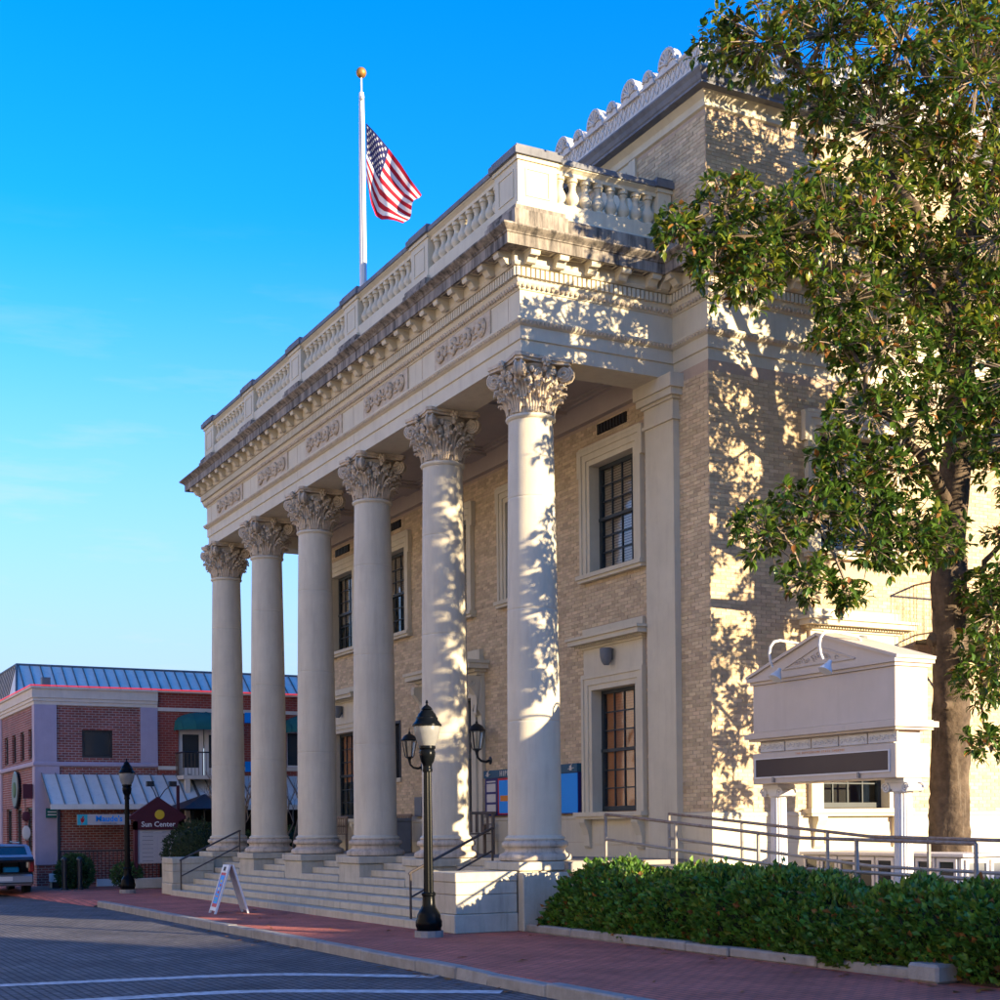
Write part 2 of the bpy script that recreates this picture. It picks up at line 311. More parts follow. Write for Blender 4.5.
        for k in range(seg): F.append((b0+k, b0+(k+1) % seg, t))
        return s.add(V, F)
    def mesh(s, name, mats, smooth=False, angle=35):
        me = bpy.data.meshes.new(name); me.from_pydata(s.v, [], s.f)
        for m in (mats if isinstance(mats, (list, tuple)) else [mats]): me.materials.append(m)
        if any(s.mi): me.polygons.foreach_set('material_index', s.mi)
        if smooth:
            me.polygons.foreach_set('use_smooth', [True]*len(me.polygons))
            if angle: me.set_sharp_from_angle(angle=radians(angle))
        me.update(); return me
    def build(s, name, mats, parent=None, smooth=False, angle=35, loc=(0, 0, 0), rz=0):
        return put(name, s.mesh(name, mats, smooth, angle), parent, loc, rz)
def put(name, me, parent=None, loc=(0, 0, 0), rz=0):
    o = bpy.data.objects.new(name, me); COL.objects.link(o); o.location = loc; o.rotation_euler = (0, 0, rz)
    if parent: o.parent = parent
    return o
def tag(o, label, cat, group=None, kind=None):
    if label: o['label'] = label
    if cat: o['category'] = cat
    if group: o['group'] = group
    if kind: o['kind'] = kind
    return o
def thing(name, label, cat, loc=(0, 0, 0), rz=0, group=None): return tag(put(name, None, None, loc, rz), label, cat, group)
def structure(o): o['kind'] = 'structure'; return o
def stuff(o): o['kind'] = 'stuff'; return o
CACHE = {}
def cached(key, fn):
    if key not in CACHE: CACHE[key] = fn()
    return CACHE[key]
def text_mesh(txt, size, m, ext=.004, align='CENTER', bold=0.0, space=1.0):
    c = bpy.data.curves.new('text', 'FONT'); c.body = txt; c.size = size; c.extrude = ext; c.align_x = align; c.offset = bold; c.resolution_u = 2; c.space_character = space
    o = bpy.data.objects.new('text', c); COL.objects.link(o); bpy.context.view_layer.update()
    me = bpy.data.meshes.new_from_object(o.evaluated_get(bpy.context.evaluated_depsgraph_get()))
    bpy.data.objects.remove(o); bpy.data.curves.remove(c); me.materials.clear(); me.materials.append(m); return me
def put_text(name, txt, size, m, parent, loc, rz=0, **k):
    """text standing upright, reading left to right for someone facing its front (front looks along -Y before rz)"""
    o = put(name, text_mesh(txt, size, m, **k), parent, loc); o.rotation_euler = (pi/2, 0, rz); return o

# ------------------------------------------------------------------ theatre: dimensions
S = 3.39; NC = 6; XL = -5*S; H = .40; XC = 1.41; XCL = 2*(XL/2)-XC; WY = 2.59; BY = 16.0; HL = XL-H
FLOOR = 1.10
theatre = thing('theatre_building', 'buff brick theatre with six tall stone columns, entablature and balustraded roof', 'building')
PATH = [(XCL, BY), (XCL, WY), (HL, WY), (HL, -H), (H, -H), (H, WY), (XC, WY), (XC, BY)]
WINX = [-1.55, -4.92, -8.26, -11.62, -14.97]
SIDEY = [5.65, 10.7]

# ------------------------------------------------------------------ ground, road, pavement
structure(MB().add([(-500, -500, -.16), (500, -500, -.16), (500, 500, -.16), (-500, 500, -.16)], [(0, 1, 2, 3)]).build('ground', GRASS))
structure(MB().add([(-300, -26, -.13), (80, -26, -.13), (80, -4.1, -.13), (-300, -4.1, -.13)], [(0, 1, 2, 3)]).build('road', ROAD))
sw = MB(); sw.box(-13.95, 40, -4.0, 30, -.15, 0)
structure(sw.build('sidewalk', PAVE))
al = MB(); al.add([(-26, -5.3, -.126), (-13.96, -4.25, -.126), (-13.96, -3.98, -.004), (-26, -4.2, -.004), (-13.96, 30, -.004), (-26, 30, -.004), (-34, -5.3, -.126), (-34, -4.2, -.004)],
                  [(0, 1, 2, 3), (3, 2, 4, 5), (6, 0, 3, 7)])
structure(al.build('alley_paving', PAVE))
kerb = structure(MB().box(-13.9, 40, -4.10, -4.0, -.15, -.03).build('kerb', KERB))
x = -13.9; rng = random.Random(3)
while x < 16:
    l = rng.uniform(1.0, 1.9); x1 = min(x+l, 16.5); m = MB(); zt = .012+rng.uniform(-.004, .006)
    if x < 5.5 and x1 > 5.5: x1 = 5.5
    if 5.49 < x < 7.3: zt = -.004
    yj = rng.uniform(-.008, .008)
    if abs(x-5.5) < .01:
        x1 = 6.3
        m.add([(x+.006, -4.17, -.15), (x1, -4.17, -.15), (x1, -3.98, -.15), (x+.006, -3.98, -.15), (x+.006, -4.15, .01), (x1, -4.15, -.004), (x1, -3.99, -.004), (x+.006, -3.99, .01)],
              [(0, 1, 5, 4), (1, 2, 6, 5), (2, 3, 7, 6), (3, 0, 4, 7), (4, 5, 6, 7)])
    else: m.cbox(x+.006, x1-.006, -4.17+yj, -3.985, -.15, zt, .018)
    m.build('kerb_stone', KERB, kerb); x = x1
def ribbon(pts, wd, z, name, m):
    b = MB(); V = []; n = len(pts); F = []; rg = random.Random(len(name)+n)
    fine = []
    for i in range(n-1):
        for k in range(10): t = k/10; fine.append((pts[i][0]*(1-t)+pts[i+1][0]*t, pts[i][1]*(1-t)+pts[i+1][1]*t))
    fine.append(pts[-1])
    for _ in range(8): fine = [fine[0]]+[((fine[i-1][0]+fine[i][0]*2+fine[i+1][0])/4, (fine[i-1][1]+fine[i][1]*2+fine[i+1][1])/4) for i in range(1, len(fine)-1)]+[fine[-1]]
    for i, p in enumerate(fine):
        a = fine[max(i-1, 0)]; c = fine[min(i+1, len(fine)-1)]; dx, dy = c[0]-a[0], c[1]-a[1]; l = sqrt(dx*dx+dy*dy)
        h = wd/2*(1+rg.uniform(-.12, .12)); V += [(p[0]-dy/l*h, p[1]+dx/l*h, z), (p[0]+dy/l*h, p[1]-dx/l*h, z)]
    for i in range(len(fine)-1): F.append((2*i, 2*i+1, 2*i+3, 2*i+2))
    return structure(b.add(V, F).build(name, m))
ribbon([(2.6, -12.4), (3.23, -8.98), (3.66, -5.84), (5.16, -4.25)], .30, -.125, 'painted_line', PAINT)
ribbon([(5.0, -12.2), (5.28, -8.48), (5.36, -6.64), (7.01, -4.35)], .30, -.125, 'painted_line', PAINT)

# ------------------------------------------------------------------ theatre: walls and bricks
class Frame:
    """wall frame: u along the wall, d outward, z up"""
    def __init__(s, kind, at): s.k = kind; s.at = at
    def p(s, u, d, z): return (u, s.at-d, z) if s.k == 'front' else (s.at+d, u, z)
    def box(s, m, u0, u1, d0, d1, z0, z1, c=0):
        a = s.p(u0, d0, z0); b = s.p(u1, d1, z1)
        (m.cbox if c else m.box)(*((a[0], b[0], a[1], b[1], z0, z1)+((c,) if c else ())))
FW = Frame('front', WY); SW = Frame('side', XC)
def cells(m, fr, u0, u1, z0, z1, ops, thick=.35, d=0):
    us = sorted({u0, u1, *[o[0] for o in ops], *[o[1] for o in ops]}); us = [a for a in us if u0 <= a <= u1]
    for a, b in zip(us, us[1:]):
        mid = (a+b)/2; zz = z0
        for o in sorted([o for o in ops if o[0] < mid < o[1]], key=lambda o: o[2]):
            if o[2] > zz: fr.box(m, a, b, d-thick, d, zz, o[2])
            zz = max(zz, o[3])
        if zz < z1: fr.box(m, a, b, d-thick, d, zz, z1)
OPW, UZ0, UZ1, LZ0, LZ1 = .75, 6.43, 8.45, 1.95, 4.22
OW = OPW+.05
front_ops = [(x-OW, x+OW, UZ0-.06, UZ1+.05) for x in WINX]+[(x-OW, x+OW, LZ0-.06, LZ1+.05) for x in (WINX[0], WINX[4])]+[(-9.30, -7.22, 1.0, 4.56), (-11.95, -11.29, 2.9, 4.27)]
side_ops = [(y-OW, y+OW, UZ0-.06, UZ1+.05) for y in SIDEY]+[(y-OW, y+OW, LZ0-.06, LZ1+.05) for y in SIDEY]
wl = MB(); cells(wl, FW, XCL, XC-.001, 0, 9.4, front_ops); wl.build('front_wall', MORTAR, theatre)
sl = MB(); cells(sl, SW, WY+.352, BY, 0, 9.4, side_ops); sl.build('side_wall', MORTAR, theatre)
ml = MB(); ml.box(XCL, XCL+.35, WY+.36, BY, 0, 13.6); ml.box(XCL+.36, XC-.36, BY-.35, BY, 0, 13.6); ml.build('rear_wall', MORTAR, theatre)
at = MB(); at.box(XCL+.36, XC, WY, WY+.35, 11.2, 13.6); at.box(XC-.35, XC, WY+.352, BY, 11.2, 13.6); at.box(XCL+.36, XC-.06, WY+.06, WY+.35, 9.41, 11.19); at.box(XC-.35, XC-.06, WY+.352, BY, 9.41, 11.19); at.build('attic_wall', MORTAR, theatre)
rf = MB(); rf.box(XCL+.36, XC-.36, WY+.36, BY-.36, 13.2, 13.4); rf.build('roof', COPING, theatre)
def bricks(fr, u0, u1, z0, z1, ops, seed, proud=.007, single=None, corner=True):
    rg = random.Random(seed); BWD, BH, J = .208, .0655, .009; m = MB(); singles = []
    row = 0; z = z0
    while z+BH-J <= z1+.001:
        off = (row % 2)*(BWD/2); spans = [(u0, u1)]
        for o in ops:
            if o[2] < z+BH-J and o[3] > z:
                ns = []
                for a, b in spans:
                    if o[1] <= a or o[0] >= b: ns.append((a, b)); continue
                    if o[0] > a: ns.append((a, o[0]))
                    if o[1] < b: ns.append((o[1], b))
                spans = ns
        for a, b in spans:
            k = math.floor((a-u0-off)/BWD); 
            while True:
                s0 = u0+off+k*BWD; k += 1
                if s0 >= b: break
                c0, c1 = max(s0, a), min(s0+BWD-J, b)
                if c1-c0 < .03: continue
                pr = proud+rg.uniform(-.003, .003)
                if single and single(c0, z) and abs((c1-c0)-(BWD-J)) < .002: singles.append((c0, z, pr)); continue
                q = [fr.p(c0, -.01, z), fr.p(c1, -.01, z), fr.p(c1, -.01, z+BH-J), fr.p(c0, -.01, z+BH-J), fr.p(c0, pr, z), fr.p(c1, pr, z), fr.p(c1, pr, z+BH-J), fr.p(c0, pr, z+BH-J)]
                m.add(q, [(4, 5, 6, 7), (0, 1, 5, 4), (1, 2, 6, 5), (2, 3, 7, 6), (3, 0, 4, 7)])
        z += BH; row += 1
    return m, singles
ex = .012
fb_ops = [(x-1.05, x+1.05, 6.27, 8.86) for x in WINX]+[(x-1.05, x+1.05, 1.8, 5.02) for x in (WINX[0], WINX[4])]+[(x-1.05, x+1.05, 4.99, 5.40) for x in (WINX[0], WINX[4])]
fb_ops += [(-9.75, -6.77, 1.0, 5.3), (-12.0, -11.24, 2.8, 4.3), (-.29, .57, 1, 9.4)]
m, _ = bricks(FW, XCL, XC, 1.885, 9.27, fb_ops, 1); stuff(m.build('front_brickwork', BUFF, theatre))
sb_ops = [(y-1.05, y+1.05, 6.0, 8.86) for y in SIDEY]+[(y-1.05, y+1.05, 1.8, 5.02) for y in SIDEY]+[(y-1.05, y+1.05, 4.99, 5.40) for y in SIDEY]
cnt = [0]
def pick(u, z):
    if 2.6 < u < 4.45 and 2.9 < z < 5.2 and cnt[0] < 296: cnt[0] += 1; return True
    return False
m, sing = bricks(SW, WY+.003, 12.5, 1.885, 9.27, sb_ops, 2, single=pick); stuff(m.build('side_brickwork', BUFF, theatre))
bm = cached('brick', lambda: MB().box(-.017, 0, 0, .199, 0, .0565).mesh('brick', BUFF))
for (u, z, pr) in sing: put('brick', bm, theatre, (XC+pr, u, z))
fa = Frame('front', WY); m, _ = bricks(fa, -3.5, XC, 11.3, 13.58, [(-1.3, -.64, 13.0, 13.6)], 3)
m2, _ = bricks(SW, WY+.003, 11, 11.3, 13.58, [], 4); o = len(m.v); m.v += m2.v; m.f += [tuple(i+o for i in f) for f in m2.f]; m.mi += m2.mi
stuff(m.build('attic_brickwork', BUFF, theatre))
# stone base below the water table, proud of the brick
BASEPATH = [(XCL, BY), (XCL, WY), (XC, WY), (XC, BY)]
bs = MB(); bs.sweep(BASEPATH, [(.10, 0), (.10, .62), (.17, .66), (.20, .76), (.17, .86), (.07, .92), (.045, .94), (.045, 1.80), (.06, 1.81), (.06, 1.87), (.0, 1.885)])
bs.build('base_course', STONE, theatre)
jb = MB()
for z in (1.36,): jb.sweep([(XCL, WY), (XC, WY), (XC, BY)], [(.0465, z), (.0465, z+.008)])
for u in [3.4+1.55*k for k in range(6)]: SW.box(jb, u, u+.008, .04, .0465, .95, 1.8)
jb.build('masonry_joint', MORTAR, theatre)

# pilasters on the front wall in line with the end columns
def pilaster(xa, xb):
    m = MB(); yb = WY+.01; y0 = WY-.13
    m.box(xa, xb, y0, yb, FLOOR+.25, 8.60)
    m.box(xa-.05, xb+.05, y0-.05, yb, FLOOR, FLOOR+.25)
    for (e, z0, z1) in ((.04, 8.60, 8.66), (.01, 8.66, 8.95), (.05, 8.95, 9.0), (.11, 9.0, 9.12), (.15, 9.12, 9.35)): m.box(xa-e, xb+e, y0-e, yb, z0, z1)
    return m
pilaster(-.29, .57).build('pilaster', STONE, theatre); pilaster(XL-.57, XL+.29).build('pilaster', STONE, theatre)

# ------------------------------------------------------------------ windows (built once around their own centre, front looks along -Y)
def pane_grid(w0, w1, z0, z1, nc, nr): 
    return [(w0+(w1-w0)*i/nc, w0+(w1-w0)*(i+1)/nc, z0+(z1-z0)*j/nr, z0+(z1-z0)*(j+1)/nr) for i in range(nc) for j in range(nr)]
def make_window(loc, rz, z0, z1, lower, blindmat=BLIND, blind_drop=1.0):
    key = ('w', z0, z1, lower)
    def surround():
        m = MB()
        for s in (-1, 1):
            m.box(s*OPW, s*(OPW+.1), -.06, .26, z0-.02, z1); m.box(s*(OPW+.1), s*(OPW+.22), -.085, .0, z0-.02, z1+.22); m.box(s*(OPW+.22), s*(OPW+.30), -.11, .0, z0-.02, z1+.30)
        m.box(-OPW-.1, OPW+.1, -.06, .26, z1, z1+.1); m.box(-OPW-.1, OPW+.1, -.085, 0, z1+.1, z1+.22); m.box(-OPW-.22, OPW+.22, -.11, 0, z1+.22, z1+.30)
        if not lower:
            for s in (-1, 1): m.box(s*(OPW+.301), s*(OPW+.36), -.112, 0, z1-.18, z1+.34)
            m.box(-OPW-.30, OPW+.30, -.115, 0, z1+.301, z1+.36)
        return m.mesh('window', STONE)
    wdw = put('window', cached(key+('s',), surround), theatre, loc, rz)
    def sill():
        m = MB(); e = OPW+.30
        if lower:
            m.box(-e-.12, e+.12, -.24, .1, z0-.10, z0-.021); m.box(-e-.08, e+.08, -.20, 0, z0-.15, z0-.10)
            for s in (-1, 1):
                m.extrude([(0, 0), (.0, -.52), (.03, -.55), (.06, -.5), (.07, -.3), (.12, -.16), (.17, -.06), (.17, 0)], lambda a, b, d: (d, -.045-a, z0-.15+b), s*(OPW+.05), s*(OPW+.25))
            m.box(-OPW+.02, OPW-.02, -.062, 0, z0-.62, z0-.26)
        else:
            m.box(-e-.06, e+.06, -.17, .1, z0-.10, z0-.021); m.box(-e-.04, e+.04, -.13, 0, z0-.16, z0-.10)
        return m.mesh('sill', STONE)
    put('sill', cached(key+('l',), sill), wdw)
    if lower:
        def cor():
            m = MB(); e = OPW+.30
            m.box(-e+.04, e-.04, -.065, 0, z1+.301, z1+.78)
            for (a, d, p, q) in ((.0, .10, .78, .82), (.04, .16, .82, .86), (.16, .30, .86, .95), (.20, .34, .95, 1.0)): m.box(-e-a, e+a, -d, 0, z1+p, z1+q)
            m.box(-e+.02, e-.02, -.07, 0, z1+1.001, z1+1.17); 
            k = -e-.12
            while k < e+.1: m.box(k, k+.03, -.185, -.15, z1+.822, z1+.858); k += .06
            return m.mesh('window_cornice', STONE)
        put('window_cornice', cached(key+('c',), cor), wdw)
        def sconce():
            m = MB(); m.lathe([(.05, 0), (.09, .06), (.115, .15), (.12, .30), (.11, .31)], 0, -.19, z1+.40, 14); m.box(-.03, .03, -.12, -.06, z1+.5, z1+.62); return m.mesh('wall_sconce', GREYBOX, True)
        put('wall_sconce', cached(key+('k',), sconce), wdw)
    # sash, panes, blind
    D = .16; mid = (z0+z1)/2; nc, nr = (4, 3)
    def sash():
        m = MB(); f = .07
        for s in (-1, 1): m.box(s*OPW, s*(OPW-f), D, D+.08, z0, z1)
        m.box(-OPW, OPW, D+.001, D+.079, z0, z0+.09); m.box(-OPW, OPW, D+.001, D+.079, z1-.07, z1); m.box(-OPW, OPW, D-.015, D+.07, mid-.03, mid+.03)
        for (a, b) in ((z0+.09, mid-.03), (mid+.03, z1-.07)):
            wv = (OPW-f)*2/nc
            for i in range(1, nc): m.box(-OPW+f+wv*i-.012, -OPW+f+wv*i+.012, D+.022, D+.058, a, b)
            for j in range(1, nr): zz = a+(b-a)*j/nr; m.box(-OPW+f, OPW-f, D+.024, D+.056, zz-.012, zz+.012)
        return m.mesh('sash', SASH)
    put('sash', cached(key+('a',), sash), wdw)
    pw = (OPW-.07)*2/nc
    for (a, b) in ((z0+.09, mid-.03), (mid+.03, z1-.07)):
        ph = (b-a)/nr
        pm = cached(key+('p', round(ph, 4)), lambda: MB().box(.004, pw-.004, 0, .005, .004, ph-.004).mesh('pane', PANE))
        for i in range(nc):
            for j in range(nr): put('pane', pm, wdw, (-OPW+.07+pw*i, D+.040+.0004*((i*7+j*3) % 5), a+ph*j))
    def blind():
        m = MB(); n = int((z1-z0)/.05); drop = blind_drop
        for k in range(n):
            zz = z1-.04-k*.05
            if zz < z1-(z1-z0)*drop: break
            m.add([(-OPW+.01, .275, zz), (OPW-.01, .275, zz), (OPW-.01, .245, zz-.052), (-OPW+.01, .245, zz-.052)], [(0, 1, 2, 3)])
        return m.mesh('blind', blindmat)
    put('blind', cached(key+('b', blindmat.name, blind_drop), blind), wdw)
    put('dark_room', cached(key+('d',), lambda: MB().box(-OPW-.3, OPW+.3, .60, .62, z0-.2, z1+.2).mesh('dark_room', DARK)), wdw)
    return wdw
for i, x in enumerate(WINX): make_window((x, WY, 0), 0, UZ0, UZ1, False, BLIND2, (1, .5, .85, .45, .6)[i])
for i, x in ((0, WINX[0]), (4, WINX[4])): make_window((x, WY, 0), 0, LZ0, LZ1, True, BLIND, (1.0, 0, 0, 0, .55)[i])
for i, y in enumerate(SIDEY):
    make_window((XC, y, 0), pi/2, UZ0, UZ1, False, BLIND2, .7); make_window((XC, y, 0), pi/2, LZ0, LZ1, True, BLIND2, .3)
# small dark window beside the door
m = MB(); m.box(-11.97, -11.27, WY-.02, WY+.2, 4.24, 4.30); m.box(-11.97, -11.92, WY-.02, WY+.2, 2.9, 4.24); m.box(-11.32, -11.27, WY-.02, WY+.2, 2.9, 4.24)
sw_ = m.build('window', SASH, theatre); MB().box(-11.92, -11.32, WY+.12, WY+.13, 2.9, 4.24).build('pane', GLASS, sw_)
MB().box(-12.02, -11.22, WY-.06, WY+.1, 2.80, 2.90).build('sill', STONE, sw_)
for x in (WINX[0], WINX[4], WINX[1], WINX[3]):
    m = MB(); m.cur = 0; m.box(x-.5, x+.5, WY-.03, WY, 8.98, 9.17); m.cur = 1
    for k in range(9): m.box(x-.46+k*.105, x-.40+k*.105, WY-.042, WY-.028, 9.0, 9.15)
    m.build('wall_vent', [DARK, IRON], theatre)

# ------------------------------------------------------------------ entrance portal
DX = -8.26
m = MB()
for s in (-1, 1):
    m.box(DX+s*.99, DX+s*1.10, WY-.10, WY+.34, FLOOR, 4.5); m.box(DX+s*1.10, DX+s*1.28, WY-.14, WY, FLOOR, 4.62); m.box(DX+s*1.28, DX+s*1.48, WY-.09, WY, FLOOR, 4.95)
m.box(DX-1.10, DX+1.10, WY-.10, WY+.34, 4.5, 4.62); m.box(DX-1.28, DX+1.28, WY-.14, WY, 4.621, 4.80); m.box(DX-1.28, DX+1.28, WY-.10, WY, 4.80, 4.95)
portal = m.build('entrance_portal', STONE, theatre)
m = MB()
for (a, d, p, q) in ((1.50, .20, 4.95, 5.02), (1.58, .30, 5.02, 5.08), (1.68, .48, 5.08, 5.19), (1.72, .52, 5.19, 5.26)): m.box(DX-a, DX+a, WY-d, WY, p, q)
m.box(DX-1.45, DX+1.45, WY-.12, WY, 5.261, 5.52); m.build('portal_cornice', STONE, portal)
for s in (-1, 1):
    m = MB(); P = [(0, 0), (0, -.85)]+[(.07+.06*sin(t), -.80+.06*cos(t)*0-.06*(1-cos(t))+.06) for t in [0, .8, 1.6, 2.4]]+[(.09, -.62), (.13, -.42), (.24, -.28), (.33, -.18), (.34, -.06), (.30, 0)]
    m.extrude(P, lambda a, b, d: (d, WY-.09-a, 4.94+b), DX+s*1.30, DX+s*1.46)
    sp = [(DX+s*1.47, WY-.09-.22-.09*(1-t/9)*cos(t), 4.94-.14-.09*(1-t/9)*sin(t)) for t in [k*.5 for k in range(15)]]; m.tube(sp, .014, 5)
    m.build('console', STONE, portal)
m = MB(); m.box(DX-.98, DX+.98, WY+.18, WY+.24, 3.2, 3.34); m.box(DX-.04, DX+.04, WY+.19, WY+.25, FLOOR, 3.2)
for s in (-1, 1): m.box(DX+s*.98, DX+s*.88, WY+.185, WY+.245, FLOOR, 4.5); m.box(DX+s*.3, DX+s*.36, WY+.19, WY+.23, 3.34, 4.5)
m.build('door_frame', SASH, portal); MB().box(DX-.98, DX+.98, WY+.215, WY+.225, FLOOR, 4.5).build('door_glass', GLASS, portal)
put_text('street_number', '25', .26, YELLOW, portal, (DX+.62, WY+.17, 3.5))
plq = MB().box(-10.35, -9.95, WY-.08, WY-.03, 1.95, 2.4).build('wall_plaque', GREYBOX, theatre)

# ------------------------------------------------------------------ portico: steps, pedestals, columns
R8 = FLOOR/8
st = MB(); st.box(HL, H+.35, .20, WY, 0, FLOOR-.006); stairs = st.build('portico_floor', PORCH, theatre)
SX0, SX1 = -16.16, -.46
for k in range(4):
    y0 = -1.81+.30*k; x = SX0; rg = random.Random(k)
    while x < SX1-.01:
        x1 = min(x+rg.uniform(2.0, 2.9), SX1)
        if SX1-x1 < .6: x1 = SX1
        MB().cbox(x+.002, x1-.002, y0, .2, R8*k+(.002 if k else -.02), R8*(k+1), .012).build('step', GRANITE, stairs); x = x1
for b in range(5):
    xa, xb = -S*(b+1)+.565, -S*b-.565
    for k in range(4):
        MB().cbox(xa, xb, -.62+.27*k, .2+(.6 if k == 3 else 0), R8*(k+4)+.002, R8*(k+5), .012).build('step', GRANITE, stairs)
for i in range(NC):
    zb = 0 if i in (0, 5) else R8*4
    m = MB(); m.cbox(-.56, .56, -.60, .58, zb+.002, FLOOR-.145, .012); p = m.build('pedestal', GRANITE, theatre, loc=(-S*i, 0, 0))
    MB().cbox(-.62, .62, -.64, .62, FLOOR-.143, FLOOR, .015).build('pedestal_cap', GRANITE, p)
# the blocks that end the stair
for (a, b) in ((-.44, .555), (-17.10, -16.18)):
    m = MB(); m.cbox(a, b, -1.74, -.645, .30, .60, .01); m.cbox(a, b, -1.74, -.645, .606, .80, .01); m.cbox(a-.012, b+.012, -1.752, -.642, .802, .955, .012)
    m.cbox(a-.03, b+.03, -1.78, -.642, 0, .295, .012); m.build('cheek_block', GRANITE, theatre)
MB().cbox(.57, .76, -.64, 2.5, 0, .93, .012).build('cheek_block', GRANITE, theatre)
MB().cbox(-17.8, -17.12, -1.6, 2.5, 0, .955, .012).build('cheek_block', GRANITE, theatre)

def col_shaft():
    z0, z1 = FLOOR+.40, 8.36; P = []; n = 26
    P += [(.50, FLOOR+.36), (.50, FLOOR+.385), (.47, FLOOR+.41)]
    for k in range(n+1):
        t = k/n; r = .445-(.445-.372)*(t**1.7); z = z0+.03+(z1-z0-.03)*t; P.append((r, z))
        if k in (7, 14, 21): P += [(r-.00003, z+.03), (r-.003, z+.033), (r-.003, z+.038), (r-.0001, z+.041), (r-.0002, z+.07)]
    P += [(.385, z1+.01), (.412, z1+.03), (.418, z1+.05), (.412, z1+.07), (.385, z1+.085), (.36, z1+.09)]
    return MB().lathe(P, 0, 0, 0, 48).mesh('column', SHAFT, True, 50)
def col_base():
    P = [(.55, 0), (.595, .02), (.605, .06), (.595, .105), (.56, .13), (.535, .135), (.505, .155), (.49, .19), (.505, .225), (.525, .23), (.545, .245), (.555, .275), (.545, .31), (.52, .33), (.50, .332), (.48, .36), (.40, .36)]
    return MB().lathe(P, 0, 0, FLOOR, 48).mesh('base', BASESTONE, True, 50)
def acanthus(m, ang, z0, h, wd, r0, lean, curl, n=9, mcol=4):
    """a lobed leaf that hugs the bell and rolls over at the tip"""
    V = []; F = []; ca, sa = cos(ang), sin(ang)
    for i in range(n+1):
        t = i/n
        if t < .68: r = r0+lean*t*t; z = z0+h*t/.68*.92
        else:
            q = (t-.68)/.32*2.6; r = r0+lean*.46+curl*(1-cos(q))*.75+ .0; z = z0+h*.92+curl*sin(q)*.9
        lob = 1-.22*(i % 2); wv = wd*(.62+.55*sin(pi*min(t*1.05, 1)**.8))*(1-.55*max(0, t-.72)/.28)*lob
        for j in range(mcol+1):
            sgn = j/mcol*2-1; rr = r+.018*(1-abs(sgn))*(1.2 if j == mcol//2 else .6)-.012*abs(sgn)+(.008 if (i % 2 == 0 and j % 2) else 0)
            tt = sgn*wv/2; V.append((ca*rr-sa*tt, sa*rr+ca*tt, z))
    for i in range(n):
        for j in range(mcol): a = i*(mcol+1)+j; F.append((a, a+1, a+mcol+2, a+mcol+1))
    o = len(V); V2 = [(x*.965, y*.965, z-.006) for x, y, z in V]
    m.add(V+V2, F+[tuple(q+o for q in f)[::-1] for f in F])
def finger_leaf(m, ang, z0, h, wd, r0, out_):
    """carved leaf of five ribs whose tips roll outward"""
    for j, (o, hh) in enumerate(((0, 1), (-.5, .86), (.5, .86), (-1, .66), (1, .66))):
        pts = []; a = ang+o*wd*.5/r0
        for t, dr in ((0, 0), (.35, .012), (.65, .03), (.85, out_*.45), (.97, out_*.85), (.95, out_*1.15), (.84, out_*1.2)):
            r = r0+dr; aa = ang+(a-ang)*(.75+.35*t); pts.append((r*cos(aa), r*sin(aa), z0+h*hh*t))
        m.tube(pts, [.020, .024, .026, .026, .026, .022, .014], 6)
